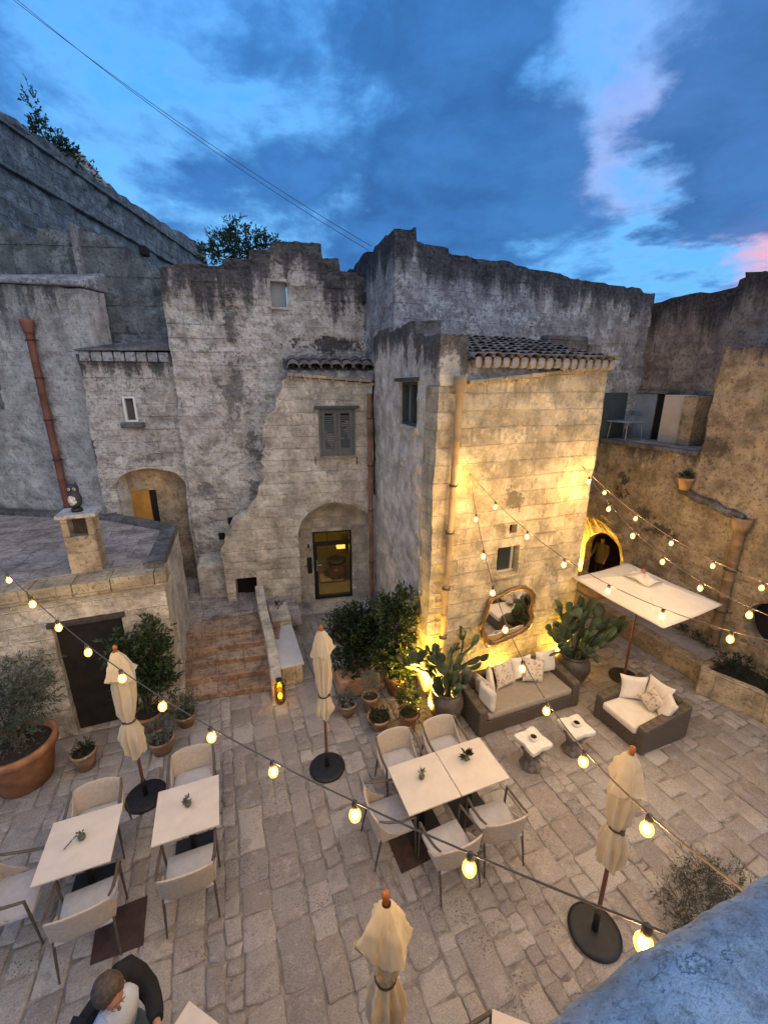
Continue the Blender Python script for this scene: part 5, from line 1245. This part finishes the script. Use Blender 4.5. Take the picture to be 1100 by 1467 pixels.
shrub('olive_tree', 'grey green olive in the huge terracotta pot at the left picture edge', 'tree', o, (.46, .68, M['terracotta']), [(-.12, .1, 1.15, .45, .4, .34), (.05, .25, 1.5, .45, .4, .30), (-.45, .1, 1.05, .35, .35, .34), (.24, .2, 1.2, .32, .32, .30), (.0, -.1, .95, .4, .3, .2)], 9500, .06, 'olive', 1, .1, .22, .028)
o = gz(118, 1112, 0) + Vector((.02, .17, 0)); shrub('potted_shrub', 'small dark plant in a pale clay pot right of the huge terracotta pot', 'plant', o, (.165, .30, M['terra_pale']), [(0, .0, .30, .12, .12, .07), (.03, .0, .37, .06, .06, .08)], 420, .04, 'laurel_dark', 2, .7)
o = gz(232, 1088, 0) + Vector((.0, .18, 0)); shrub('potted_shrub', 'rounded silvery shrub in a clay pot behind the left closed parasol', 'plant', o, (.19, .26, M['terra_pale']), [(0, 0, .40, .2, .2, .16)], 900, .045, 'silver', 3, .3, .4)
o = gz(270, 1046, 0) + Vector((-.03, .16, 0)); shrub('potted_shrub', 'spiky green plant in a clay pot at the left foot of the steps', 'plant', o, (.16, .22, M['terra_pale']), [(0, 0, .34, .17, .17, .16)], 800, .075, 'grassy', 4, .9, .16)
o = Vector((-1.58, 6.78, 0)); shrub('laurel_shrub', 'tall dark laurel shrub in front of the dark brown door', 'shrub', o, (.23, .34, M['terracotta']), [(-.08, 0, .85, .26, .24, .34), (.05, .05, 1.25, .30, .25, .36), (-.18, .05, 1.55, .2, .2, .30), (.24, .05, 1.65, .2, .2, .34), (.2, 0, .9, .25, .22, .34)], 4200, .085, 'laurel', 5, .5, .38, .02)
# the group by the shaded wall
t = shrub('laurel_hedge', 'broad dark laurel in a rectangular clay trough between the glass door and the olive laurel', 'shrub', (1.98, 6.62, 0), None, [(-.18, .1, .85, .34, .30, .42), (.10, .1, 1.1, .36, .3, .38), (-.2, .15, 1.25, .26, .26, .28), (.3, .1, .8, .30, .28, .44), (.05, -.12, .6, .42, .24, .26), (.1, .05, 1.35, .3, .26, .24)], 8000, .07, 'laurel_dark', 6, .4, .42, .02)
m = MB(); m.box(1.55, 2.42, 6.25, 6.72, .0, .38); m.build('trough', M['terra_pale'], t, bevel=.02)
o = Vector((2.58, 6.12, 0)); shrub('laurel_shrub', 'tall glossy laurel in a clay pot against the shaded wall beside the uplight', 'shrub', o, (.22, .42, M['terracotta']), [(-.05, .0, .9, .32, .28, .36), (.08, .05, 1.35, .30, .26, .38), (-.12, .1, 1.65, .24, .22, .28), (.16, 0, 1.75, .2, .2, .32), (.02, -.12, .65, .30, .24, .22)], 6500, .075, 'laurel', 7, .5, .4, .02)
o = gz(533, 1026, 0) + Vector((.02, .14, 0)); shrub('potted_shrub', 'upright silver grey shrub in a clay pot in the middle of the pot group', 'plant', o, (.15, .33, M['terra_pale']), [(0, 0, .52, .15, .15, .22), (.03, 0, .66, .1, .1, .14)], 900, .045, 'silver', 8, .8, .26)
o = gz(501, 1030, 0) + Vector((.0, .14, 0)); shrub('potted_shrub', 'low pale succulent in a clay pot beside the central closed parasol', 'plant', o, (.165, .24, M['terra_pale']), [(0, 0, .27, .13, .13, .06)], 260, .065, 'silver', 9, .8, .55)
o = gz(545, 1050, 0) + Vector((.03, .15, 0)); shrub('potted_shrub', 'dark creeping plant in a low clay pot at the front of the pot group', 'plant', o, (.2, .22, M['terra_pale']), [(-.02, -.03, .25, .16, .13, .06)], 420, .04, 'laurel_dark', 10, .3, .5)
o = gz(588, 1052, 0) + Vector((.02, .14, 0)); shrub('potted_shrub', 'leafy shrub in an orange clay pot at the right end of the pot group', 'plant', o, (.165, .33, M['terracotta']), [(0, 0, .50, .18, .18, .18), (-.03, .05, .75, .14, .14, .2)], 1100, .05, 'laurel', 11, .5, .45, .01)
# prickly pears in jars
def prickly(lab, o, jr, jh, seed, big, gs=1.):
    t = thing('prickly_pear', lab, 'cactus', o); o = Vector(o); rn = random.Random(seed)
    m = MB(); m.lathe([(0, 0), (jr * .55, 0), (jr * .82, jh * .22), (jr, jh * .52), (jr * .95, jh * .74), (jr * .74, jh * .9), (jr * .70, jh * .93), (jr * .8, jh * .955), (jr * .82, jh), (jr * .66, jh), (jr * .6, jh * .9), (0, jh * .88)], o, 32, wob=lambda th, z: 1 + (.012 if int(z / jh * 22) % 2 else 0)); m.build('jar', M['jar'], t)
    def padmesh(p, d, nrm, L, wd):
        m = MB(); d = d.normalized(); a = nrm - d * nrm.dot(d); a.normalize(); b = d.cross(a)
        Mx = Matrix((b, a, d)).transposed(); m.cur = rn.random()
        vs = []; fs = []; seg, rg = 12, 9
        for i in range(rg + 1):
            ph = PI * i / rg; zc = -math.cos(ph); rr = math.sin(ph) * (1 + .18 * zc)
            for k in range(seg):
                th = 2 * PI * k / seg; q = Vector((rr * wd * .5 * math.cos(th), rr * .022 * math.sin(th), (zc + 1) * L * .5)); q.y += .02 * zc * zc
                vs.append(p + Mx @ q)
        for i in range(rg):
            for k in range(seg): fs.append((i * seg + k, i * seg + (k + 1) % seg, (i + 1) * seg + (k + 1) % seg, (i + 1) * seg + k))
        m.add(vs, fs, True); m.build('pad', M['cactus'], t); return p + d * L * .93, d, a
    base = o + Vector((0, 0, jh * .92)); cnt = [0]
    def grow(p, d, nrm, L, lev):
        if cnt[0] > big: return
        cnt[0] += 1
        tip, dd, a = padmesh(p, d, nrm, L, L * rn.uniform(.52, .66))
        if lev == 0: return
        for k in range(rn.choice((1, 2, 2))):
            nd = (dd + a * rn.gauss(0, .25) + dd.cross(a) * rn.choice((-1, 1)) * rn.uniform(.2, .8) + Vector((0, 0, .18))).normalized()
            nn = (a + dd.cross(a) * rn.gauss(0, .7)).normalized()
            st = tip - dd * L * rn.uniform(.02, .22) + dd.cross(a) * (0 if k == 0 else rn.uniform(-.05, .05)); grow(st, nd, nn, L * rn.uniform(.78, 1.0), lev - 1)
    for k in range(11):
        th = 2 * PI * k / 11 + rn.uniform(-.3, .3); d = Vector((math.cos(th) * .55, math.sin(th) * .5, 1)); r = jr * .35
        grow(base + Vector((math.cos(th) * r, math.sin(th) * r, -.02)), d, Vector((math.cos(th + 1.2), math.sin(th + 1.2), .1)), rn.uniform(.22, .31) * gs, 3 if k % 3 else 2)
    return t
prickly('prickly pear cactus in a ribbed dark jar at the left end of the sofa', (3.13, 5.20, 0), .30, .62, 21, 85, 1.12)
prickly('prickly pear cactus in a dark jar between the sofa and the open parasol', (5.90, 5.20, 0), .31, .60, 33, 110, 1.35)
# planter shrubs, ledge plants
GP = 'shrubs in the stone planter'
shrub('planter_shrub', 'dark rounded shrub in the stone planter nearest the low bench', 'shrub', (8.36, 3.85, .44), None, [(0, 0, .14, .30, .24, .18)], 1300, .05, 'laurel_dark', 12, .5, .3, None, GP)
shrub('planter_shrub', 'dark shrub in the stone planter cut by the right picture edge', 'shrub', (8.45, 3.2, .44), None, [(0, 0, .16, .26, .28, .2)], 1300, .05, 'laurel_dark', 13, .5, .3, None, GP)
for k, (p, lab) in enumerate((((985, 908), 'tiny plant on the planting bench furthest from the stone trough'), ((1004, 918), 'tiny upright plant in the middle of the planting bench'), ((1016, 930), 'tiny plant on the planting bench nearest the stone trough'))):
    q = gz(*p, .435); shrub('bench_plant', lab, 'plant', (min(q.x, 8.7), q.y, .436), None, [(0, 0, .10, .07, .07, .09)], 160, .05, 'laurel_dark', 14 + k, .9, .3, None, 'tiny plants on the planting bench')
q = gz(1000, 1330, 0); shrub('dusty_shrub', 'sprawling dusty grey green shrub on the paving beside the balcony parapet', 'shrub', (4.25, 1.78, 0), None, [(0, 0, .08, .34, .28, .10), (.35, .1, .09, .30, .26, .10), (-.2, -.1, .06, .22, .2, .07), (.6, -.05, .08, .25, .25, .1)], 3600, .055, 'dry', 17, .8, .16)
q = gz(397, 868, .62); shrub('bench_plant', 'tiny dark plant on the stone block behind the bench', 'plant', (.84, 8.95, .62), None, [(0, 0, .07, .06, .06, .06)], 140, .04, 'laurel_dark', 18, .8, .4)
# growth on the walls
b = gy(335, 372, 11.2); shrub('wild_shrub', 'dark wild shrub growing on the broken parapet of the tall grey house', 'shrub', (b.x, b.y, b.z), None, [(-.05, 0, .22, .42, .3, .28), (.3, .1, .42, .42, .3, .3), (.78, 0, .25, .38, .3, .24), (-.45, 0, .1, .25, .3, .22), (.1, .1, .62, .2, .2, .2)], 3600, .085, 'wild', 19, .6, .36, .015)
for k, (u, v, hgt, lab, bl) in enumerate(((60, 195, 2.2, 'thin dark sapling on top of the fortress wall', [(0, 0, .5, .3, .25, .45), (-.1, 0, 1.3, .12, .12, .6), (.5, .8, .25, .3, .4, .25)]), (95, 222, 1, 'low dark bush on top of the fortress wall', [(0, 0, .15, .5, .6, .3), (.5, 1.2, .1, .3, .5, .25)]))):
    x = (u - 550) / F; y = -(v - 733) / F; tt = -14.4 / x; yy, zz = (c_ + y * s_) * tt, H + (-s_ + y * c_) * tt; xx = -14.4
    shrub('rooftop_bush', lab, 'bush', (xx * cy_ + yy * sy_, -xx * sy_ + yy * cy_, 15.3), None, bl, 1100, .17, 'wild', 50 + k, .5, .36)
# ---------------------------------------------------------------- festoon lights
def point(name, loc, watts, col=(1., .66, .27), r=.03):
    d = bpy.data.lights.new(name, 'POINT'); d.energy = watts; d.color = col; d.shadow_soft_size = r
    o = bpy.data.objects.new(name, d); COL.objects.link(o); o.location = loc; return o
def spot(name, loc, aim, watts, deg, col=(1., .62, .20), blend=.8, r=.04):
    d = bpy.data.lights.new(name, 'SPOT'); d.energy = watts; d.color = col; d.shadow_soft_size = r; d.spot_size = R(deg); d.spot_blend = blend
    o = bpy.data.objects.new(name, d); COL.objects.link(o); o.location = loc; o.rotation_euler = (Vector(aim) - Vector(loc)).to_track_quat('-Z', 'Y').to_euler(); return o
def bulb_meshes():
    a = MB(); a.lathe([(0, -.115), (.012, -.113), (.024, -.100), (.030, -.082), (.028, -.062), (.019, -.042), (.014, -.034)], seg=14)
    c = MB(); c.ball((0, 0, -.075), .0165, 1, 1, 1.5, seg=8, rings=6)
    s = MB(); s.lathe([(0, .012), (.012, .012), (.017, .0), (.0175, -.036), (.013, -.040), (0, -.040)], seg=12)
    return a, c, s
proto = {}
def festoon(lab, A, B, sag, ext, bulbs, seed, watts):
    """a cord hung from A through B (and past it by ext), with bulbs hanging at the given fractions"""
    A, B = Vector(A), Vector(B); t0 = thing('festoon_lights', lab, 'string lights', A, 0, 'festoon lights')
    def P(t): q = A.lerp(B, 0) + (B - A) * t; q.z -= sag * 4 * t * (1 - t); return q
    m = MB(); n = 60; m.tube([P(ext[0] + (ext[1] - ext[0]) * i / n) for i in range(n + 1)], .0052, 6); m.build('cord', M['cable'], t0)
    for t in bulbs:
        q = P(t) - Vector((0, 0, .012))
        if not proto:
            a, c, s = bulb_meshes(); proto['a'] = a.build('bulb', M['bulb'], t0); proto['c'] = c.build('filament', M['filament'], proto['a']); proto['s'] = s.build('socket', M['bracket'], proto['a'])
            for o in proto.values(): o.matrix_parent_inverse = Matrix.Identity(4)
            b = proto['a']
        else: b = copy_tree(proto['a'], t0)
        b.parent = t0; b.matrix_parent_inverse = Matrix.Identity(4); b.location = q - A; sb = random.Random(seed * 100 + int(t * 997)).uniform(.95, 1.1); b.scale = (sb, sb, sb * .97)
        point('bulb_light', q - Vector((0, 0, .078)), watts)
festoon('string of bulbs sweeping from above the outbuilding across the paving to the balcony parapet', (-2.795, 6.234, 3.51), (1.862, -.339, 4.108), .625, (-.3, .93), [0.0658, 0.145, 0.2242, 0.3034, 0.3827, 0.4619, 0.5411, 0.6203, 0.6996, 0.7788, 0.858], 1, WB)
festoon('string of bulbs dropping steeply from the floodlit wall past the mirror towards the camera', (3.6, 5.62, 4.19), (2.098, 1.9, 3.17), .502, (0, 1.42), [0.1719, 0.3265, 0.4811, 0.6357, 0.7903, 0.9449, 1.0995, 1.2541], 2, WB)
festoon('string of bulbs slanting from the floodlit wall across the open white parasol', (3.6, 5.62, 4.19), (4.238, 2.881, 3.197), .222, (0, 2.3), [0.2006, 0.4152, 0.6298, 0.8444, 1.059, 1.2736, 1.49, 1.7], 3, WB)
festoon('upper string of bulbs from the right edge of the floodlit wall above the arched passage', (5.89, 5.62, 4.16), (6.25, 3.843, 3.235), .091, (0, 2.6), [0.2608, 0.5752, 0.8896, 1.204, 1.5183, 1.83], 4, WB)
festoon('lower string of bulbs from the right edge of the floodlit wall above the open parasol', (5.89, 5.62, 4.16), (4.795, 1.459, 3.411), .455, (0, 1.6), [0.0609, 0.2075, 0.354, 0.5005, 0.6471, 0.7936, .94, 1.08], 5, WB)
# ground uplights
def uplight(loc, aim, watts, deg, lab, off=.06):
    loc = Vector(loc); t = thing('uplight', lab, 'uplight', loc, 0, 'ground uplights'); d = (Vector(aim) - loc).normalized()
    m = MB(); m.lathe([(0, 0), (.05, 0), (.05, .02), (.015, .03), (.012, .07), (0, .07)], loc, 14); m.build('stake_base', M['iron'], t)
    q = Matrix.Translation(loc + Vector((0, 0, .10))) @ d.to_track_quat('Z', 'Y').to_matrix().to_4x4()
    m = MB(); m.lathe([(0, -.05), (.03, -.05), (.042, -.03), (.045, .06), (.040, .06), (.038, .02), (0, .02)], (0, 0, 0), 16); m.v = [q @ p for p in m.v]; m.build('housing', M['iron'], t)
    m = MB(); m.lathe([(0, .025), (.037, .024)], (0, 0, 0), 16); m.v = [q @ p for p in m.v]; m.build('lens', M['spot_lens'], t)
    spot('uplight_beam', q @ Vector((0, 0, .066)), aim, watts, deg, (1., .58, .075))
for a in UPS: uplight(*a)
for n_, loc, w in LAMPS: point(n_, loc, w, (1., .60, .10), .05)
# ---------------------------------------------------------------- people
def skin_mesh(name, verts, edges, mat, parent, sub=2):
    """one continuous body grown over a skeleton: verts = (position, radius)"""
    me = bpy.data.meshes.new(name); bm = bmesh.new(); ly = bm.verts.layers.skin.verify()
    vs = []
    for i, (p, r) in enumerate(verts):
        v = bm.verts.new(p); v[ly].radius = (r, r) if not isinstance(r, tuple) else r; v[ly].use_root = (i == 0); vs.append(v)
    for a, b in edges: bm.edges.new((vs[a], vs[b]))
    bm.to_mesh(me); bm.free(); me.materials.append(mat)
    o = bpy.data.objects.new(name, me); link(o, parent)
    s = o.modifiers.new('skin', 'SKIN'); s.use_smooth_shade = True; s.branch_smoothing = .6
    b = o.modifiers.new('sub', 'SUBSURF'); b.levels = sub; b.render_levels = sub
    return o
def loft(m, rings, seg=20):
    """rings: centre, half width, half depth, forward lean"""
    vs = []
    for c, rx, ry, ln in rings:
        for k in range(seg):
            th = 2 * PI * k / seg; vs.append(Vector(c) + Vector((rx * math.cos(th), ry * math.sin(th), ln * math.sin(th))))
    n = len(rings); m.add(vs, [(j * seg + k, j * seg + (k + 1) % seg, (j + 1) * seg + (k + 1) % seg, (j + 1) * seg + k) for j in range(n - 1) for k in range(seg)], True)
    m.add(vs[:seg], [tuple(range(seg))[::-1]]); m.add(vs[-seg:], [tuple(range(seg))])
def figure(t, J, facing_down=0.):
    V = []; E_ = []
    def v(p, r, par=None):
        V.append((Vector(p), r)); i = len(V) - 1
        if par is not None: E_.append((par, i))
        return i
    hip = v(J['hip'], .115); sp = v(J['spine'], .115, hip); ch = v(J['chest'], .125, sp); nk = v(J['neck'], .055, ch); nk2 = v(J['neck2'], .052, nk)
    jw = v(J['jaw'], .066, nk2); cr = v(J['cran'], .088, jw); v(J['crown'], .062, cr)
    for s in (-1, 1):
        def X(p): return (p[0] * s, p[1], p[2]) if not isinstance(p, dict) else p[s]
        g = lambda k: J[k + ('L' if s < 0 else 'R')] if k + ('L' if s < 0 else 'R') in J else X(J[k])
        sh = v(g('sho'), .046, ch); el = v(g('elb'), .036, sh); wr = v(g('wri'), .028, el); d = (Vector(g('wri')) - Vector(g('elb'))).normalized()
        pm = v(Vector(g('wri')) + d * .06, .032, wr); sd = d.cross(Vector((0, 0, 1))); sd = sd.normalized() if sd.length > .1 else Vector((1, 0, 0)); dn = Vector((0, 0, -1)) if abs(d.z) < .7 else Vector((0, 1, 0))
        P0 = Vector(g('wri')) + d * .075
        for k, L in enumerate((.062, .072, .068, .052)):
            o_ = sd * (.027 - .018 * k); a = v(P0 + o_ + d * .02, .0095, pm); b = v(P0 + o_ * 1.15 + d * (.02 + L * .55) + dn * .012, .0085, a); v(P0 + o_ * 1.1 + d * (.02 + L * .85) + dn * .035, .0075, b)
        a = v(Vector(g('wri')) + d * .045 + sd * .035 * s * -1, .011, pm); v(Vector(g('wri')) + d * .085 + sd * .055 * s * -1 + dn * .015, .009, a)
        hp = v(g('hipj'), .082, hip); kn = v(g('knee'), .056, hp); an = v(g('ank'), .038, kn); v(g('toe'), .034, an)
    return skin_mesh('body', V, E_, M['skin'], t)
def face(t, c, f, up, r, skin=True):
    """eyes, brows, nose, mouth and ears on a head of centre c looking along f"""
    c, f, up = Vector(c), Vector(f).normalized(), Vector(up).normalized(); sd = f.cross(up).normalized()
    for s in (-1, 1):
        m = MB(); m.ball(c + f * r * .93 + sd * s * r * .36 + up * r * .02, r * .13); e = m.build('eye', M['owl_white'], t)
        m = MB(); m.ball(c + f * r * 1.03 + sd * s * r * .36 + up * r * .01, r * .07); m.build('pupil', M['hair'], e)
        m = MB(); m.tube([c + f * r * .92 + sd * s * r * .18 + up * r * .24, c + f * r * .90 + sd * s * r * .58 + up * r * .22], r * .05, 6); m.build('eyebrow', M['hair'], t)
        m = MB(); m.ball(c + sd * s * r * 1.0 - f * r * .05, r * .24, .45, .8, 1.1); m.build('ear', M['skin'], t)
    m = MB(); m.tube([c + f * r * .92 + up * r * .10, c + f * r * 1.18 - up * r * .32, c + f * r * 1.0 - up * r * .38], [r * .08, r * .16, r * .10], 8); m.build('nose', M['skin'], t)
    m = MB(); m.tube([c + f * r * .86 - up * r * .62 - sd * r * .28, c + f * r * .96 - up * r * .64, c + f * r * .86 - up * r * .62 + sd * r * .28], [r * .03, r * .06, r * .03], 6); m.build('mouth', M['terra_pale'], t)

# seated, leaning over the diagonal table
t = local(thing('person', 'seated person in dark navy jacket and pale blue shirt leaning forward at bottom left', 'person', (-1.33, 2.72, 0), R(-135)))
J = dict(hip=(0, 0, .52), spine=(0, .05, .70), chest=(0, .11, .89), neck=(0, .165, 1.045), neck2=(0, .185, 1.09), jaw=(0, .25, 1.145), cran=(0, .215, 1.215), crown=(0, .20, 1.26), sho=(.17, .065, .955), elb=(.24, .20, .765), wri=(.13, .45, .79), hipj=(.09, .04, .50), knee=(.13, .44, .51), ank=(.13, .43, .09), toe=(.14, .58, .04))
figure(t, J)
m = MB(); loft(m, [((0, .05, .46), .18, .13, 0), ((0, .09, .62), .18, .135, .02), ((0, .14, .78), .185, .145, .04), ((0, .17, .90), .185, .135, .05), ((0, .165, .99), .15, .105, .05), ((0, .165, 1.05), .075, .07, .03)]); m.build('shirt', M['shirt'], t)
for s in (-1, 1):
    m = MB(); m.hexa([Vector((s * a, b, c)) for a, b, c in ((.012, .255, 1.045), (.07, .235, 1.06), (.075, .2, 1.09), (.02, .215, 1.1), (.012, .285, 1.0), (.075, .26, 1.03), (.08, .2, 1.10), (.025, .225, 1.11))]); m.build('collar', M['shirt'], t, bevel=.006)
m = MB(); loft(m, [((0, -.06, .44), .215, .15, 0), ((0, -.04, .62), .215, .14, .02), ((0, -.005, .78), .23, .135, .05), ((0, .02, .90), .235, .125, .06), ((0, .04, .98), .215, .105, .06), ((0, .055, 1.03), .155, .085, .05), ((0, .10, 1.075), .09, .075, .04)]); jk = m.build('jacket', M['jacket'], t)
for s in (-1, 1):
    m = MB(); m.tube([(s * .12, .04, .985), (s * .185, .06, .96), (s * .225, .12, .88), (s * .245, .205, .765), (s * .21, .30, .77), (s * .17, .38, .785), (s * .14, .44, .795)], [.085, .095, .084, .075, .066, .058, .05], 18); m.v = [p + noise.noise_vector(p * 16) * .012 + noise.noise_vector(p * 40) * .004 for p in m.v]; m.build('sleeve', M['jacket'], t)
    m = MB(); m.tube([(s * .07, -.02, .5), (s * .1, .15, .51), (s * .13, .43, .515), (s * .13, .45, .40), (s * .13, .43, .1)], [.105, .10, .072, .065, .052], 14); m.build('trouser_leg', M['jeans'], t)
    m = MB(); m.ball((s * .135, .51, .045), .05, .9, 2.4, .85); m.build('shoe', M['trousers'], t)
fc = Vector((0, .235, 1.19)); fd = Vector((.12, .86, -.5)); face(t, fc, fd, (0, .45, .88), .083)
m = MB(); hu = Vector((0, .30, .95)).normalized()
Mx = Matrix.Rotation(R(-14), 3, 'X'); m.ball((0, .185, 1.215), .106, .95, 1.05, .95, 48, 32, Mx)
vv = []
for p in m.v:
    q = Vector(p) - fc
    if q.normalized().dot(fd.normalized()) > .42 and q.dot(hu) < .085: p = fc + q * .72
    vv.append(Vector(p) + noise.noise_vector(Vector(p) * 40) * .006 + noise.noise_vector(Vector((p.x * 160, p.y * 40, p.z * 60))) * .005)
m.v = vv; m.build('hair', M['hair'], t)
# dark chair under the person
o = local(thing('stool', 'dark low stool hidden under the seated person in the dark jacket', 'stool', (-1.33, 2.72, 0)))
m = MB(); m.lathe([(0, .40), (.17, .40), (.18, .42), (.17, .44), (0, .44)], seg=20); m.build('seat', M['iron'], o)
for k in range(4):
    a = PI / 4 + k * PI / 2; m = MB(); m.tube([(.12 * math.cos(a), .12 * math.sin(a), .405), (.17 * math.cos(a), .17 * math.sin(a), 0)], .014, 8); m.build('leg', M['iron'], o)

# standing in the arched passage
hd = gx(864, 773, 9.95); fl = .03; k = (hd.z - fl) / 1.60
t = local(thing('person', 'person in an olive coat standing inside the arched passage on the right', 'person', (9.95, hd.y, fl), R(100)))
t.scale = (k, k, k)
J = dict(hip=(0, 0, .93), spine=(0, .0, 1.12), chest=(0, .0, 1.32), neck=(0, .0, 1.45), neck2=(0, .01, 1.50), jaw=(0, .04, 1.545), cran=(0, .01, 1.62), crown=(0, .0, 1.68), sho=(.17, .0, 1.40), elb=(.25, .02, 1.12), wriR=(.24, .22, 1.0), wriL=(-.24, .10, .90), hipj=(.09, 0, .90), knee=(.10, .03, .48), ank=(.10, 0, .09), toe=(.12, .15, .04))
figure(t, J)
m = MB(); loft(m, [((0, 0, .72), .21, .15, 0), ((0, 0, .95), .20, .145, 0), ((0, 0, 1.12), .185, .135, 0), ((0, 0, 1.3), .20, .14, 0), ((0, 0, 1.42), .17, .11, 0), ((0, 0, 1.48), .08, .075, 0)]); m.build('coat', M['olive_coat'], t)
for s, w_ in ((-1, (-.24, .08, .93)), (1, (.24, .19, 1.02))):
    m = MB(); m.tube([(s * .15, 0, 1.41), (s * .2, .0, 1.36), (s * .255, .02, 1.12), w_], [.075, .078, .062, .048], 12); m.build('sleeve', M['olive_coat'], t)
    m = MB(); m.tube([(s * .09, 0, .9), (s * .1, .03, .48), (s * .1, 0, .08)], [.105, .075, .055], 12); m.build('trouser_leg', M['trousers'], t)
    m = MB(); m.ball((s * .11, .06, .04), .05, .9, 2.4, .8); m.build('shoe', M['trousers'], t)
face(t, (0, .02, 1.60), (0, 1, -.1), (0, .1, 1), .082)
m = MB(); m.ball((0, -.005, 1.63), .105, .92, 1., 1., 18, 12)
m.v = [Vector((0, .02, 1.6)) + (p - Vector((0, .02, 1.6))) * (.74 if (p.y > .045 and p.z < 1.665) else 1) for p in m.v]; m.build('hair', M['hair_black'], t)
# ---------------------------------------------------------------- light, sky, view
GL = (.2, -.8, .5)   # the bright western sky, behind and to the right of the camera (camera frame)
sun_d = bpy.data.lights.new('sun', 'SUN'); sun = bpy.data.objects.new('sun', sun_d); COL.objects.link(sun)
SUN_EL, SUN_AZ = 38., -42.   # azimuth measured in the camera frame from +x
a = R(SUN_AZ) - YAW * -1 * -1
sd = Vector((math.cos(R(SUN_AZ) - YAW) * math.cos(R(SUN_EL)), math.sin(R(SUN_AZ) - YAW) * math.cos(R(SUN_EL)), math.sin(R(SUN_EL))))
# camera frame -> world: rotate by -YAW
sun.rotation_euler = (-sd).to_track_quat('-Z', 'Y').to_euler()
sun_d.energy = .45; sun_d.angle = R(60); sun_d.color = (1., .88, .80)
W = bpy.data.worlds.new('World'); C.world = W; W.use_nodes = True; nt = W.node_tree; nt.nodes.clear()
class WT(NT):
    def __init__(g): g.t = nt; g.out = nt.nodes.new('ShaderNodeOutputWorld')
g = WT()
D0 = g.n('TexCoord').outputs['Generated']
D = g.n('VectorRotate', {'Vector': D0, 'Axis': (0, 0, 1), 'Angle': YAW}, rotation_type='AXIS_ANGLE').outputs[0]  # camera frame
sep = g.n('SeparateXYZ', {0: D}); dx, dy, dz = sep.outputs
sky = g.n('TexSky', sky_type='NISHITA'); sky.sun_disc = False; sky.sun_elevation = R(1.5); sky.sun_rotation = math.atan2(sd.x, sd.y); sky.altitude = 300
den = g.math('ADD', g.math('MAXIMUM', dz, 0.), .16)
q = g.n('CombineXYZ', {0: g.math('DIVIDE', dx, den), 1: g.math('DIVIDE', dy, den), 2: 0.}).outputs[0]
qw = g.vm('ADD', q, g.vm('MULTIPLY', g.vm('SUBTRACT', g.n('TexNoise', {'Vector': q, 'Scale': .9, 'Detail': 4.}).outputs['Color'], (.5, .5, .5)), (.45, .45, 0)))
n1 = g.noise(g.vm('MULTIPLY', qw, (1., .8, 1)), .95, 10, .6); n2 = g.noise(g.vm('ADD', qw, (3, 5, 2)), 2.6, 9, .62)
def cdir(u, v):
    x = (u - 550) / F; y = -(v - 733) / F
    return Vector((x, c_ + y * s_, -s_ + y * c_)).normalized()
DW = g.vm('NORMALIZE', g.vm('ADD', D, g.vm('MULTIPLY', g.vm('SUBTRACT', g.n('TexNoise', {'Vector': q, 'Scale': 1.5, 'Detail': 6., 'Roughness': .6}).outputs['Color'], (.5, .5, .5)), (.5, .3, .4))))
def blob(u, v, deg, soft=1.):
    d = g.vm('DOT_PRODUCT', DW, tuple(cdir(u, v)))
    return g.ramp(d, math.cos(R(deg)), math.cos(R(deg * (1 - soft) * .3)))
cl = g.math('ADD', g.math('MULTIPLY', n1, .55), g.math('MULTIPLY', n2, .45))
for (u, v, deg, w) in CLOUDS: cl = g.math('ADD', cl, g.math('MULTIPLY', blob(u, v, deg), w))
cm = g.ramp(cl, .42, .58)
edge = g.ramp(cl, .40, .47); edge = g.math('MULTIPLY', edge, g.math('SUBTRACT', 1., cm))
el = g.ramp(dz, .05, .75)
side = g.ramp(dx, -.5, .6)
clear = g.mix(el, (.16, .49, .90), (.05, .31, .90))
clear = g.mix(g.math('MULTIPLY', side, .6), clear, (.11, .40, .88))
pk = None
for (u, v, deg, w) in PINKS:
    b = g.math('MULTIPLY', blob(u, v, deg), w); pk = b if pk is None else g.math('MAXIMUM', pk, b)
clear = g.mix(g.math('MULTIPLY', pk, g.ramp(n2, .25, .6)), clear, (.44, .35, .64))
hot = blob(1120, 385, 9); clear = g.mix(g.math('MULTIPLY', hot, .85), clear, (.85, .38, .44))
dark = g.mix(g.ramp(n2, .3, .7), (.012, .068, .245), (.045, .18, .50))
dark = g.mix(g.math('MULTIPLY', side, .45), dark, (.045, .155, .37))
c = g.mix(g.math('MULTIPLY', edge, .3), clear, (.24, .54, .90))
c = g.mix(g.math('MULTIPLY', cm, .93), c, dark)
# the bright part of the dome that the photograph does not look at
gd = g.vm('DOT_PRODUCT', D, tuple(Vector(GL).normalized()))
c = g.mix(g.ramp(gd, -.15, .8), c, GLOW)
c = g.mix(1., c, g.vm('SCALE', sky.outputs[0]) if False else g.mix(1., sky.outputs[0], (.004, .004, .004), 'MULTIPLY'), 'ADD')
bg = g.n('Background', {'Color': c, 'Strength': SKY}); nt.links.new(bg.outputs[0], g.out.inputs[0])
C.view_settings.view_transform = 'Standard'; C.view_settings.look = 'None'; C.view_settings.exposure = EXPO; C.view_settings.gamma = 1
C.render.engine = 'CYCLES'
cy = C.cycles; cy.use_denoising = True; cy.max_bounces = 6; cy.diffuse_bounces = 3; cy.glossy_bounces = 3; cy.transparent_max_bounces = 12; cy.transmission_bounces = 4
cy.sample_clamp_indirect = 4.; cy.caustics_reflective = False; cy.caustics_refractive = False; cy.use_adaptive_sampling = False
try: cy.denoiser = 'OPENIMAGEDENOISE'; cy.denoising_input_passes = 'RGB_ALBEDO_NORMAL'
except Exception: pass
